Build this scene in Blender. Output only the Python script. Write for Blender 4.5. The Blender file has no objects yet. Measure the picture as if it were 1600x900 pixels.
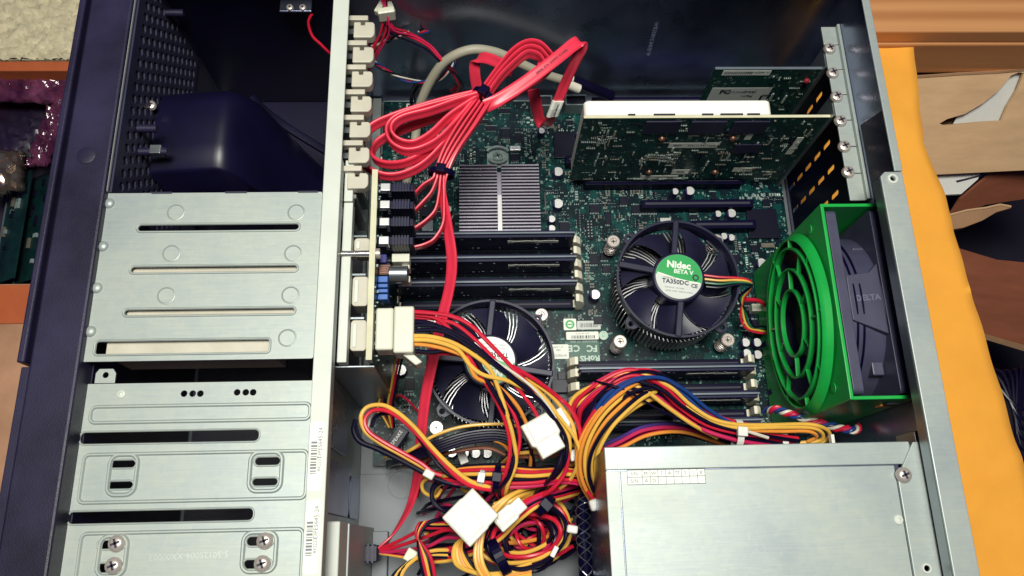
import bpy, math, random
import numpy as np
from mathutils import Matrix, Vector
from mathutils.geometry import delaunay_2d_cdt

random.seed(7)
S = 0.001                       # everything below is written in millimetres
scn = bpy.context.scene
COL = scn.collection

# ------------------------------------------------------------------ camera
HC = 600.0                      # camera height above the circuit board (mm)
F = 1244.0                      # focal length in photo pixels (1600 wide)
_Y = Vector((-92, -3802, 1244)).normalized()
_X = Vector((1, -.012, 0)); _X.z = -(_X.x * _Y.x + _X.y * _Y.y) / _Y.z; _X.normalize()
_Z = _X.cross(_Y)
if _Z.z > 0: _Z = -_Z
cam_d = bpy.data.cameras.new('camera'); cam = bpy.data.objects.new('camera', cam_d); COL.objects.link(cam)
cam_d.sensor_width = 36; cam_d.lens = 36 * F / 1600; cam_d.clip_start = .01; cam_d.clip_end = 50
cam.matrix_world = Matrix(((_X.x, -_X.y, -_X.z, 0), (_Y.x, -_Y.y, -_Y.z, 0), (_Z.x, -_Z.y, -_Z.z, HC * S), (0, 0, 0, 1)))
scn.camera = cam

# ------------------------------------------------------------------ light
wd = bpy.data.worlds.new('World'); scn.world = wd; wd.use_nodes = True
bg = wd.node_tree.nodes['Background']; bg.inputs[0].default_value = (.30, .36, 1.0, 1); bg.inputs[1].default_value = .06
def area(name, loc, target, sx, sy, power, col):
    l = bpy.data.lights.new(name, 'AREA'); l.shape = 'RECTANGLE'; l.size = sx; l.size_y = sy; l.energy = power; l.color = col
    o = bpy.data.objects.new(name, l); COL.objects.link(o); o.location = loc
    o.rotation_euler = (Vector(target) - Vector(loc)).to_track_quat('-Z', 'Y').to_euler(); return o
area('ceiling_light', (.02, .16, 1.35), (0, .18, 0), .46, .38, 21.5, (1, .985, .89))
scn.view_settings.view_transform = 'Standard'; scn.view_settings.look = 'None'
scn.view_settings.exposure = 0.0; scn.view_settings.gamma = 1
scn.render.film_transparent = False
scn.cycles.max_bounces = 6; scn.cycles.diffuse_bounces = 3; scn.cycles.glossy_bounces = 4

def at(u, v, z):
    """photo pixel + height in mm -> place in the scene (mm)"""
    d = Vector(((u - 800) / F, (v - 450) / F, 1.0))
    w = Vector((_X.dot(d), _Y.dot(d), _Z.dot(d)))
    t = (z - HC) / w.z
    return Vector((w.x * t, w.y * t, z))

# ------------------------------------------------------------------ materials
def lin(h):
    h = h.lstrip('#'); c = [int(h[i:i + 2], 16) / 255 for i in (0, 2, 4)]
    return tuple(x / 12.92 if x <= .04045 else ((x + .055) / 1.055) ** 2.4 for x in c)
MATS = {}
def mat(name, col, rough=.5, metal=0., var=.10, vscale=60., bump=0., bscale=400., spec=.5, emit=None, stretch=None, coat=0., trans=0., rvar=.0):
    m = bpy.data.materials.new(name); m.use_nodes = True; nt = m.node_tree; N = nt.nodes; L = nt.links
    b = N['Principled BSDF']; col = lin(col) if isinstance(col, str) else col
    b.inputs['Roughness'].default_value = rough; b.inputs['Metallic'].default_value = metal
    b.inputs['Specular IOR Level'].default_value = spec; b.inputs['Coat Weight'].default_value = coat
    b.inputs['Transmission Weight'].default_value = trans
    tc = N.new('ShaderNodeTexCoord'); mp = N.new('ShaderNodeMapping'); L.new(tc.outputs['Object'], mp.inputs[0])
    if stretch: mp.inputs['Scale'].default_value = stretch
    n = N.new('ShaderNodeTexNoise'); n.inputs['Scale'].default_value = vscale; n.inputs['Detail'].default_value = 5; n.inputs['Roughness'].default_value = .6
    L.new(mp.outputs[0], n.inputs['Vector'])
    r = N.new('ShaderNodeValToRGB'); r.color_ramp.elements[0].position = .3; r.color_ramp.elements[1].position = .7
    r.color_ramp.elements[0].color = (*[c * (1 - var) for c in col], 1); r.color_ramp.elements[1].color = (*[min(1, c * (1 + var)) for c in col], 1)
    L.new(n.outputs[0], r.inputs[0]); L.new(r.outputs[0], b.inputs['Base Color'])
    if rvar:
        mr = N.new('ShaderNodeMapRange'); mr.inputs[3].default_value = max(.02, rough - rvar); mr.inputs[4].default_value = rough + rvar
        mr.inputs[1].default_value = .3; mr.inputs[2].default_value = .7
        L.new(n.outputs[0], mr.inputs[0]); L.new(mr.outputs[0], b.inputs['Roughness'])
    if bump:
        n2 = N.new('ShaderNodeTexNoise'); n2.inputs['Scale'].default_value = bscale; n2.inputs['Detail'].default_value = 4; L.new(mp.outputs[0], n2.inputs['Vector'])
        bp = N.new('ShaderNodeBump'); bp.inputs['Strength'].default_value = bump; bp.inputs['Distance'].default_value = .001
        L.new(n2.outputs[0], bp.inputs['Height']); L.new(bp.outputs[0], b.inputs['Normal'])
    if emit: b.inputs['Emission Color'].default_value = (*emit[0], 1); b.inputs['Emission Strength'].default_value = emit[1]
    MATS[name] = m; return m

def mat_steel(name, col, rough, metal):
    """galvanised sheet: rolling streaks, faint spangle, handling smudges, scratches"""
    m = bpy.data.materials.new(name); m.use_nodes = True; nt = m.node_tree; N = nt.nodes; L = nt.links; b = N['Principled BSDF']; b.inputs['Metallic'].default_value = metal
    tc = N.new('ShaderNodeTexCoord')
    def noise(scale, sc=(1, 1, 1), det=4, dist=0):
        mp = N.new('ShaderNodeMapping'); mp.inputs['Scale'].default_value = sc; L.new(tc.outputs['Object'], mp.inputs[0])
        n = N.new('ShaderNodeTexNoise'); n.inputs['Scale'].default_value = scale; n.inputs['Detail'].default_value = det; n.inputs['Distortion'].default_value = dist; L.new(mp.outputs[0], n.inputs['Vector']); return n.outputs[0]
    big = noise(9, det=5, dist=1.0); streak = noise(60, (1, 14, 1), 3); v = N.new('ShaderNodeTexVoronoi'); v.inputs['Scale'].default_value = 260; L.new(tc.outputs['Object'], v.inputs['Vector'])
    def mm(op, x, y):
        n = N.new('ShaderNodeMath'); n.operation = op
        for i, q in enumerate((x, y)):
            if isinstance(q, (int, float)): n.inputs[i].default_value = q
            else: L.new(q, n.inputs[i])
        return n.outputs[0]
    sp = N.new('ShaderNodeSeparateColor'); L.new(v.outputs['Color'], sp.inputs[0])
    f = mm('ADD', mm('ADD', mm('MULTIPLY', big, .75), mm('MULTIPLY', streak, .35)), mm('MULTIPLY', sp.outputs[0], .10))
    r = N.new('ShaderNodeValToRGB'); e = r.color_ramp.elements; e[0].position = .38; e[1].position = .78
    e[0].color = (*[c * k for c, k in zip(col, (.86, .90, .97))], 1); e[1].color = (*[c * k for c, k in zip(col, (1.12, 1.10, 1.04))], 1); L.new(f, r.inputs[0])
    scr = N.new('ShaderNodeTexWave'); scr.inputs['Scale'].default_value = 3; scr.inputs['Distortion'].default_value = 40; scr.inputs['Detail'].default_value = 2; scr.inputs['Detail Scale'].default_value = .3; L.new(tc.outputs['Object'], scr.inputs['Vector'])
    L.new(r.outputs[0], b.inputs['Base Color'])
    mr = N.new('ShaderNodeMapRange'); mr.inputs[1].default_value = .3; mr.inputs[2].default_value = .75; mr.inputs[3].default_value = rough - .08; mr.inputs[4].default_value = rough + .10; L.new(big, mr.inputs[0]); L.new(mr.outputs[0], b.inputs['Roughness'])
    bp = N.new('ShaderNodeBump'); bp.inputs['Strength'].default_value = .10; bp.inputs['Distance'].default_value = .001; L.new(f, bp.inputs['Height']); L.new(bp.outputs[0], b.inputs['Normal']); MATS[name] = m
mat_steel('steel', (.38, .422, .400), .50, .36)
mat('steel_white', (.58, .61, .55), .55, .10, .05, 40, .03, 900)
mat('steel_shaded', (.26, .29, .42), .29, .95, .25, 16, .02, 600, rvar=.08)  # same galvanised steel, with the dark interior's shade put into a navy base
mat('steel_mid', (.27, .30, .32), .34, .85, .12, 24, .05, 900, rvar=.06)
mat('steel_tray', (.16, .175, .19), .55, .25, .15, 20, .05, 900, rvar=.06)
mat('chrome', (.78, .76, .72), .18, .9, .05, 80)
mat('screw', (.62, .55, .50), .30, .55, .1, 80)
mat('bezel', (.012, .009, .036), .5, 0, .6, 12, .15, 1500, rvar=.08)
mat('black', (.0028, .0022, .020), .36, 0, .2, 60, .03, 1200, spec=.10)
mat('black_plastic', (.004, .003, .026), .38, 0, .2, 60, .05, 1600, spec=.28)
mat('fan_grey', (.050, .050, .092), .42, 0, .15, 60, .05, 1600)
mat('fan_plastic', (.012, .012, .038), .42, 0, .15, 60, .05, 1600, spec=.35)
mat('fan_blade', (.014, .0135, .038), .40, 0, .2, 60, spec=.5)
mat('duct', (.004, .003, .021), .38, 0, .3, 30, .06, 1800)
mat('dimm', (.003, .004, .034), .40, .0, .2, 60, spec=.3)
mat('dimm_edge', (.14, .17, .20), .4, .3, .1)
mat('fin', (.36, .345, .42), .36, .7, .1, 60)
mat('cooler_fin', (.42, .42, .45), .36, .7, .1, 60)
mat('alu', (.75, .75, .74), .34, .75, .1, 60)
mat('green_plastic', (.010, .36, .058), .34, 0, .12, 40, .04, 1500)
mat('red_cable', (.74, .035, .075), .34, 0, .10, 60)
mat('red_wire', (.60, .012, .040), .38, 0, .12, 60)
mat('magenta_wire', (.55, .02, .10), .38, 0, .12, 60)
mat('yellow_wire', (.80, .46, .075), .38, 0, .12, 60)
mat('orange_wire', (.82, .30, .045), .38, 0, .12, 60)
mat('black_wire', (.004, .003, .018), .33, 0, .2, 60, spec=.35)
mat('blue_wire', (.012, .05, .22), .36, 0, .2, 60)
mat('green_wire', (.010, .12, .05), .36, 0, .2, 60)
mat('purple_wire', (.06, .03, .20), .36, 0, .2, 60)
mat('brown_wire', (.18, .06, .03), .36, 0, .2, 60)
mat('white_wire', (.70, .66, .56), .4, 0, .1, 60)
mat('grey_cable', (.36, .34, .26), .5, 0, .1, 40, .1, 900)
mat('nylon', (.64, .64, .52), .42, 0, .06, 60, coat=.1)
mat('nylon_tie', (.74, .74, .68), .4, 0, .06, 60)
mat('clip', (.52, .49, .40), .45, 0, .10, 50)
mat('latch', (.78, .74, .60), .45, 0, .08, 80)
mat('board_edge', (.60, .58, .40), .6, 0, .12, 50)
mat('card_part', (.34, .40, .37), .4, .2, .25, 200)
mat('card_tan', (.22, .20, .16), .5, 0, .3, 200)
mat('sticker', (.80, .83, .74), .5, 0, .04, 80)
mat('sticker_grey', (.55, .58, .54), .45, 0, .05, 80)
mat('ink', (.02, .02, .04), .6, 0, .1)
mat('ink_grey', (.18, .19, .20), .6, 0, .1)
mat('silk', (.50, .62, .54), .6, 0, .15, 300)
mat('silk_blue', (.25, .28, .42), .6, 0, .15, 300)
mat('stamp', (.48, .52, .48), .5, .5, .1)
mat('chip', (.004, .004, .016), .38, 0, .2, 90, spec=.25)
mat('chip_violet', (.014, .011, .042), .4, 0, .2, 90)
mat('cardboard_dim', (.33, .19, .105), .85, 0, .2, 18, .12, 500, spec=.1)  # darker copy of the cardboard, dimmer light put into its colour
mat('cap_body', (.018, .012, .070), .35, .1, .2, 90)
mat('cap_top', (.72, .72, .70), .35, .5, .1, 90)
mat('tan', (.12, .11, .085), .5, 0, .25, 200)
mat('solder', (.24, .31, .30), .45, .2, .2, 200)
mat('blue_plastic', (.03, .12, .42), .4, 0, .1, 80)
mat('blue_dark', (.01, .01, .16), .4, 0, .1, 80)
mat('copper', (.24, .11, .07), .35, .6, .2, 200)
mat('label_green', (.015, .36, .085), .4, 0, .05, 80)
mat('label_white', (.60, .64, .60), .42, .1, .06, 80)
mat('shroud', (.93, .92, .84), .4, 0, .02, 40)
mat('red_part', (.25, .02, .03), .4, 0, .1)
mat('orange_tag', (.75, .30, .06), .5, 0, .1)
mat('cloth', (.95, .40, .055), .85, 0, .13, 9, .25, 1400, spec=.1)
mat('carpet', (.56, .50, .34), .95, 0, .22, 90, .9, 260, spec=.05)
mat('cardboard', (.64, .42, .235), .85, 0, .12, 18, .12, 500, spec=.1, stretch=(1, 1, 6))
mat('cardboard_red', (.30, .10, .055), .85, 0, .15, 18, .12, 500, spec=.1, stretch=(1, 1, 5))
mat('paper', (.70, .70, .66), .7, 0, .05, 30)
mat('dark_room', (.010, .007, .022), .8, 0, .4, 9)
mat('pcb_stored', (.003, .020, .020), .35, 0, .6, 60)
mat('pink_board', (.37, .20, .12), .75, 0, .35, 14, .15, 120, spec=.2)
mat('terracotta', (.42, .10, .035), .7, 0, .15, 22, .1, 200, spec=.2)
mat('foil', (.55, .44, .36), .16, .9, .25, 60)

def mat_wood():
    m = bpy.data.materials.new('timber'); m.use_nodes = True; nt = m.node_tree; N = nt.nodes; L = nt.links; b = N['Principled BSDF']
    b.inputs['Roughness'].default_value = .6
    tc = N.new('ShaderNodeTexCoord'); mp = N.new('ShaderNodeMapping'); mp.inputs['Scale'].default_value = (2, 42, 42)
    L.new(tc.outputs['Object'], mp.inputs[0])
    n = N.new('ShaderNodeTexNoise'); n.inputs['Scale'].default_value = 2.2; n.inputs['Detail'].default_value = 6; n.inputs['Distortion'].default_value = .5; L.new(mp.outputs[0], n.inputs['Vector'])
    w = N.new('ShaderNodeTexWave'); w.bands_direction = 'Y'; w.inputs['Scale'].default_value = .35; w.inputs['Distortion'].default_value = 5; w.inputs['Detail'].default_value = 3; w.inputs['Detail Scale'].default_value = .6; L.new(mp.outputs[0], w.inputs['Vector'])
    mx = N.new('ShaderNodeMix'); mx.data_type = 'FLOAT'; mx.inputs[0].default_value = .45; L.new(n.outputs[0], mx.inputs[2]); L.new(w.outputs[1], mx.inputs[3])
    r = N.new('ShaderNodeValToRGB'); e = r.color_ramp.elements; e[0].position = .2; e[0].color = (.46, .18, .06, 1); e[1].position = .75; e[1].color = (.66, .31, .12, 1)
    L.new(mx.outputs[0], r.inputs[0]); L.new(r.outputs[0], b.inputs['Base Color']); MATS['timber'] = m
mat_wood()
def mat_film(name, c1, c2, rough, bscale, strength, alpha=None):
    m = bpy.data.materials.new(name); m.use_nodes = True; nt = m.node_tree; N = nt.nodes; L = nt.links; b = N['Principled BSDF']
    b.inputs['Roughness'].default_value = rough; b.inputs['Specular IOR Level'].default_value = 1.0
    tc = N.new('ShaderNodeTexCoord')
    v = N.new('ShaderNodeTexVoronoi'); v.inputs['Scale'].default_value = bscale; v.feature = 'F1'; L.new(tc.outputs['Object'], v.inputs['Vector'])
    n = N.new('ShaderNodeTexNoise'); n.inputs['Scale'].default_value = bscale * 1.3; n.inputs['Detail'].default_value = 6; n.inputs['Distortion'].default_value = 1.5; L.new(tc.outputs['Object'], n.inputs['Vector'])
    ad = N.new('ShaderNodeMath'); ad.operation = 'ADD'; L.new(v.outputs[0], ad.inputs[0]); L.new(n.outputs[0], ad.inputs[1])
    bp = N.new('ShaderNodeBump'); bp.inputs['Strength'].default_value = strength; bp.inputs['Distance'].default_value = .01; L.new(ad.outputs[0], bp.inputs['Height']); L.new(bp.outputs[0], b.inputs['Normal'])
    r = N.new('ShaderNodeValToRGB'); r.color_ramp.elements[0].color = (*c1, 1); r.color_ramp.elements[1].color = (*c2, 1); r.color_ramp.elements[0].position = .35; r.color_ramp.elements[1].position = .7
    L.new(n.outputs[0], r.inputs[0]); L.new(r.outputs[0], b.inputs['Base Color'])
    if alpha: b.inputs['Alpha'].default_value = alpha
    MATS[name] = m
mat_film('pink_film', (.05, .010, .034), (.17, .045, .095), .14, 16, .30)
mat_film('black_bag', (.008, .004, .016), (.018, .009, .03), .32, 9, .25)

def mat_pcb(name, base, trace, bright, silk, scale=1000., plane='XY', dens=.5):
    """solder mask with copper routing, pads and vias, drawn in board millimetres"""
    m = bpy.data.materials.new(name); m.use_nodes = True; nt = m.node_tree; N = nt.nodes; L = nt.links; b = N['Principled BSDF']
    b.inputs['Roughness'].default_value = .34; b.inputs['Specular IOR Level'].default_value = .2
    tc = N.new('ShaderNodeTexCoord'); mp = N.new('ShaderNodeMapping'); mp.inputs['Scale'].default_value = (scale,) * 3
    if plane == 'XZ': mp.inputs['Rotation'].default_value = (math.radians(-90), 0, 0)
    if plane == 'YZ': mp.inputs['Rotation'].default_value = (0, math.radians(90), 0)
    L.new(tc.outputs['Object'], mp.inputs[0]); P = mp.outputs[0]
    def math_(op, a, b_=None):
        n = N.new('ShaderNodeMath'); n.operation = op
        for i, x in enumerate((a, b_)):
            if x is None: continue
            if isinstance(x, (int, float)): n.inputs[i].default_value = x
            else: L.new(x, n.inputs[i])
        return n.outputs[0]
    sep = N.new('ShaderNodeSeparateXYZ'); L.new(P, sep.inputs[0])
    flat = N.new('ShaderNodeCombineXYZ'); L.new(sep.outputs[0], flat.inputs[0]); L.new(sep.outputs[1], flat.inputs[1]); P2 = flat.outputs[0]
    cell = N.new('ShaderNodeTexVoronoi'); cell.distance = 'CHEBYCHEV'; cell.inputs['Scale'].default_value = .075; L.new(P2, cell.inputs['Vector'])
    cs = N.new('ShaderNodeSeparateColor'); L.new(cell.outputs['Color'], cs.inputs[0])
    def lines(coord, per, duty):
        f = math_('FRACT', math_('MULTIPLY', coord, 1 / per)); return math_('LESS_THAN', f, duty)
    nz = N.new('ShaderNodeTexNoise'); nz.inputs['Scale'].default_value = .35; nz.inputs['Detail'].default_value = 2; L.new(P2, nz.inputs['Vector'])
    wob = math_('MULTIPLY', math_('SUBTRACT', nz.outputs[0], .5), 2.6)
    hx = lines(math_('ADD', sep.outputs[0], wob), 1.55, .42); hy = lines(math_('ADD', sep.outputs[1], wob), 1.55, .42)
    dg = lines(math_('ADD', sep.outputs[0], sep.outputs[1]), 2.1, .4)
    s1 = math_('GREATER_THAN', cs.outputs[0], .55); s2 = math_('LESS_THAN', cs.outputs[0], .40)
    s3 = math_('LESS_THAN', cs.outputs[1], .22)
    tr = math_('MAXIMUM', math_('MAXIMUM', math_('MULTIPLY', hx, s1), math_('MULTIPLY', hy, s2)), math_('MULTIPLY', dg, s3))
    nb = N.new('ShaderNodeTexNoise'); nb.inputs['Scale'].default_value = .045; nb.inputs['Detail'].default_value = 3; L.new(P2, nb.inputs['Vector'])
    msk = N.new('ShaderNodeMapRange'); msk.inputs[1].default_value = .62 - .3 * dens; msk.inputs[2].default_value = .80 - .3 * dens; L.new(nb.outputs[0], msk.inputs[0])
    tr = math_('MULTIPLY', tr, msk.outputs[0])
    via = N.new('ShaderNodeTexVoronoi'); via.inputs['Scale'].default_value = .42; L.new(P2, via.inputs['Vector'])
    vs = N.new('ShaderNodeSeparateColor'); L.new(via.outputs['Color'], vs.inputs[0])
    vd = math_('MULTIPLY', math_('LESS_THAN', via.outputs['Distance'], .24), math_('GREATER_THAN', vs.outputs[0], .55))
    pad = N.new('ShaderNodeTexVoronoi'); pad.distance = 'CHEBYCHEV'; pad.inputs['Scale'].default_value = .30; L.new(P2, pad.inputs['Vector'])
    pc = N.new('ShaderNodeSeparateColor'); L.new(pad.outputs['Color'], pc.inputs[0])
    pd = math_('MULTIPLY', math_('LESS_THAN', pad.outputs['Distance'], .22), math_('GREATER_THAN', pc.outputs[1], .86))
    # blocks of part outlines and copper pours, at two sizes
    b1 = N.new('ShaderNodeTexVoronoi'); b1.distance = 'CHEBYCHEV'; b1.inputs['Scale'].default_value = .16; L.new(P2, b1.inputs['Vector']); c1 = N.new('ShaderNodeSeparateColor'); L.new(b1.outputs['Color'], c1.inputs[0])
    b2 = N.new('ShaderNodeTexVoronoi'); b2.distance = 'MANHATTAN'; b2.inputs['Scale'].default_value = .55; L.new(P2, b2.inputs['Vector']); c2 = N.new('ShaderNodeSeparateColor'); L.new(b2.outputs['Color'], c2.inputs[0])
    pour = math_('MULTIPLY', math_('GREATER_THAN', c1.outputs[0], .80), .55)
    speck = math_('MULTIPLY', math_('GREATER_THAN', c2.outputs[1], .80), math_('MULTIPLY', msk.outputs[0], .8))
    so = math_('MULTIPLY', math_('MULTIPLY', math_('GREATER_THAN', c2.outputs[0], .93), math_('GREATER_THAN', c1.outputs[2], .5)), 1.0)
    def mix(a, b_, f):
        n = N.new('ShaderNodeMix'); n.data_type = 'RGBA'
        for i, x in ((6, a), (7, b_)):
            if isinstance(x, tuple): n.inputs[i].default_value = (*x, 1)
            else: L.new(x, n.inputs[i])
        if isinstance(f, (int, float)): n.inputs[0].default_value = f
        else: L.new(f, n.inputs[0])
        return n.outputs[2]
    c = mix(base, tuple(x * 1.9 for x in base), nb.outputs[0])
    c = mix(c, trace, pour); c = mix(c, trace, tr); c = mix(c, base, speck); c = mix(c, bright, math_('MULTIPLY', vd, .6)); c = mix(c, silk, math_('MULTIPLY', so, .55)); c = mix(c, silk, math_('MULTIPLY', pd, .7))
    L.new(c, b.inputs['Base Color']); MATS[name] = m
mat_pcb('pcb', (.0010, .007, .011), (.003, .070, .062), (.03, .24, .20), (.26, .44, .38), dens=.60)
mat('perf', (.028, .027, .060), .45, 0, .2, 40)
mat('fan_hi', (.13, .13, .20), .4)
mat('label_mask', (.006, .085, .055), .4, 0, .1)
mat_pcb('pcb_card', (.004, .024, .024), (.008, .075, .060), (.06, .22, .17), (.34, .46, .40), plane='XZ', dens=.45)
mat_pcb('pcb_plain', (.006, .030, .026), (.008, .05, .04), (.05, .15, .12), (.24, .33, .30), plane='XZ', dens=-.3)
mat_pcb('pcb_side', (.004, .024, .022), (.006, .06, .05), (.05, .16, .12), (.24, .33, .30), plane='YZ', dens=.3)

# ------------------------------------------------------------------ mesh helpers
class MB:
    def __init__(s): s.v = []; s.f = []; s.m = []
    def add(s, vs, fs, m=0):
        o = len(s.v); s.v += [tuple(p) for p in vs]; s.f += [tuple(i + o for i in f) for f in fs]; s.m += [m] * len(fs); return s
    def box(s, x0, x1, y0, y1, z0, z1, m=0):
        return s.add([(x0, y0, z0), (x1, y0, z0), (x1, y1, z0), (x0, y1, z0), (x0, y0, z1), (x1, y0, z1), (x1, y1, z1), (x0, y1, z1)],
                     [(3, 2, 1, 0), (4, 5, 6, 7), (0, 1, 5, 4), (1, 2, 6, 5), (2, 3, 7, 6), (3, 0, 4, 7)], m)
    def obox(s, M, sx, sy, sz, m=0):
        vs = [M @ Vector((a * sx / 2, b * sy / 2, c * sz / 2)) for c in (-1, 1) for a, b in ((-1, -1), (1, -1), (1, 1), (-1, 1))]
        return s.add(vs, [(3, 2, 1, 0), (4, 5, 6, 7), (0, 1, 5, 4), (1, 2, 6, 5), (2, 3, 7, 6), (3, 0, 4, 7)], m)
    def prism(s, poly, z0, z1, m=0, ax='Z', off=0):
        n = len(poly)
        def p3(a, b, c): return {'Z': (a, b, c), 'Y': (a, c, b), 'X': (c, a, b)}[ax]
        vs = [p3(a, b, z0) for a, b in poly] + [p3(a, b, z1) for a, b in poly]
        fs = [tuple(range(n - 1, -1, -1)), tuple(range(n, 2 * n))] + [(i, (i + 1) % n, n + (i + 1) % n, n + i) for i in range(n)]
        return s.add(vs, fs, m)
    def lathe(s, prof, c=(0, 0, 0), n=24, m=0, ax='Z', cap=True):
        vs = []; k = len(prof)
        for i in range(n):
            a = 2 * math.pi * i / n
            for r, z in prof:
                q = (r * math.cos(a), r * math.sin(a), z)
                if ax == 'X': q = (z, r * math.cos(a), r * math.sin(a))
                if ax == 'Y': q = (r * math.cos(a), z, r * math.sin(a))
                vs.append((c[0] + q[0], c[1] + q[1], c[2] + q[2]))
        fs = [(i * k + j, ((i + 1) % n) * k + j, ((i + 1) % n) * k + j + 1, i * k + j + 1) for i in range(n) for j in range(k - 1)]
        if cap:
            if prof[0][0] > .001: fs.append(tuple(i * k for i in range(n))[::-1])
            if prof[-1][0] > .001: fs.append(tuple(i * k + k - 1 for i in range(n)))
        return s.add(vs, fs, m)
    def cyl(s, c, r, z0, z1, n=20, m=0, ax='Z'):
        return s.lathe([(r, z0), (r, z1)], c, n, m, ax)
    def sweep(s, pts, sec, ups=None, m=0, closed=False, caps=True):
        """sweep a 2d section along pts; ups = direction of the section's second axis"""
        n = len(pts); k = len(sec); pts = [Vector(p) for p in pts]; vs = []
        prev = None
        for i, p in enumerate(pts):
            a = pts[(i - 1) % n] if closed or i else p; c = pts[(i + 1) % n] if closed or i < n - 1 else p
            t = (c - a).normalized() if (c - a).length > 1e-6 else Vector((0, 0, 1))
            if ups is not None: u = Vector(ups[i])
            elif prev is None: u = Vector((0, 0, 1)) if abs(t.z) < .9 else Vector((1, 0, 0))
            else: u = prev
            u = (u - t * u.dot(t)); u = u.normalized() if u.length > 1e-6 else t.orthogonal().normalized()
            prev = u; sd = t.cross(u)
            for x, y in sec: vs.append(p + sd * x + u * y)
        fs = []
        for i in range(n if closed else n - 1):
            for j in range(k):
                a = i * k + j; b_ = i * k + (j + 1) % k; c = ((i + 1) % n) * k + (j + 1) % k; d = ((i + 1) % n) * k + j
                fs.append((a, b_, c, d))
        if caps and not closed: fs += [tuple(range(k))[::-1], tuple(range((n - 1) * k, n * k))]
        return s.add(vs, fs, m)
    def tube(s, pts, r, n=8, m=0, closed=False):
        return s.sweep(pts, [(r * math.cos(2 * math.pi * i / n), r * math.sin(2 * math.pi * i / n)) for i in range(n)], None, m, closed)
    def plate(s, outer, holes, z0, z1, m=0, ax='Z'):
        """flat plate with real holes"""
        vs = [Vector(p) for p in outer]; es = [(i, (i + 1) % len(outer)) for i in range(len(outer))]
        for h in holes:
            o = len(vs); vs += [Vector(p) for p in h]; es += [(o + i, o + (i + 1) % len(h)) for i in range(len(h))]
        R = delaunay_2d_cdt(vs, es, [], 0, 1e-5); V = R[0]; T = R[2]
        def inside(p, poly):
            c = False; n = len(poly)
            for i in range(n):
                x1, y1 = poly[i][0], poly[i][1]; x2, y2 = poly[(i + 1) % n][0], poly[(i + 1) % n][1]
                if (y1 > p[1]) != (y2 > p[1]) and p[0] < (x2 - x1) * (p[1] - y1) / (y2 - y1) + x1: c = not c
            return c
        bb = [(min(q[0] for q in h), max(q[0] for q in h), min(q[1] for q in h), max(q[1] for q in h)) for h in holes]
        keep = []
        for t in T:
            c = ((V[t[0]][0] + V[t[1]][0] + V[t[2]][0]) / 3, (V[t[0]][1] + V[t[1]][1] + V[t[2]][1]) / 3)
            if not inside(c, outer): continue
            if any(b_[0] <= c[0] <= b_[1] and b_[2] <= c[1] <= b_[3] and inside(c, h) for h, b_ in zip(holes, bb)): continue
            keep.append(t)
        def p3(a, b, c): return {'Z': (a, b, c), 'Y': (a, c, b), 'X': (c, a, b)}[ax]
        n = len(V); nv = [p3(p[0], p[1], z1) for p in V] + [p3(p[0], p[1], z0) for p in V]
        fs = [tuple(t) for t in keep] + [tuple(n + i for i in t[::-1]) for t in keep]
        cnt = {}
        for t in keep:
            for i in range(3):
                e = (t[i], t[(i + 1) % 3]); cnt[e] = 1
        for (a, b_) in cnt:
            if (b_, a) not in cnt: fs.append((b_, a, n + a, n + b_))
        return s.add(nv, fs, m)
    def build(s, name, m, parent=None, base=None, smooth=False, bevel=0, seg=2, angle=40, fixn=True):
        me = bpy.data.meshes.new(name)
        b0 = Vector(base) if base is not None else (Vector(parent['_b']) if parent is not None and '_b' in parent else Vector((0, 0, 0)))
        me.from_pydata([((p[0] - b0.x) * S, (p[1] - b0.y) * S, (p[2] - b0.z) * S) for p in s.v], [], s.f)
        for mm in (m if isinstance(m, (list, tuple)) else [m]): me.materials.append(MATS[mm])
        me.polygons.foreach_set('material_index', s.m)
        if smooth: me.polygons.foreach_set('use_smooth', [True] * len(me.polygons)); me.set_sharp_from_angle(angle=math.radians(angle))
        if fixn:
            import bmesh
            bm = bmesh.new(); bm.from_mesh(me); bmesh.ops.recalc_face_normals(bm, faces=bm.faces); bm.to_mesh(me); bm.free()
        me.update()
        o = bpy.data.objects.new(name, me); COL.objects.link(o)
        if parent is not None: o.parent = parent
        else: o.location = b0 * S
        if parent is not None and '_b' in parent: o['_b'] = list(b0)
        if bevel:
            md = o.modifiers.new('bevel', 'BEVEL'); md.width = bevel * S; md.segments = seg; md.limit_method = 'ANGLE'; md.angle_limit = math.radians(35); md.harden_normals = False
        return o

def thing(name, label, cat, base=(0, 0, 0), group=None):
    o = bpy.data.objects.new(name, None); COL.objects.link(o); o.location = Vector(base) * S; o.empty_display_size = .01
    o['label'] = label; o['category'] = cat; o['_b'] = list(base)
    if group: o['group'] = group
    return o
def tag(o, label=None, cat=None, group=None, kind=None):
    if label: o['label'] = label
    if cat: o['category'] = cat
    if group: o['group'] = group
    if kind: o['kind'] = kind
    return o
def copy_tree(o, parent=None):
    c = o.copy(); COL.objects.link(c); c.parent = parent
    for ch in o.children: copy_tree(ch, c)
    return c
def rrect(x0, x1, y0, y1, r, n=5):
    r = min(r, abs(x1 - x0) / 2 - .001, abs(y1 - y0) / 2 - .001); P = []
    for cx, cy, a0 in ((x1 - r, y0 + r, -90), (x1 - r, y1 - r, 0), (x0 + r, y1 - r, 90), (x0 + r, y0 + r, 180)):
        for i in range(n + 1):
            a = math.radians(a0 + 90 * i / n); P.append((cx + r * math.cos(a), cy + r * math.sin(a)))
    return P
def circ(x, y, r, n=20, a0=0): return [(x + r * math.cos(a0 + 2 * math.pi * i / n), y + r * math.sin(a0 + 2 * math.pi * i / n)) for i in range(n)]
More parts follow.
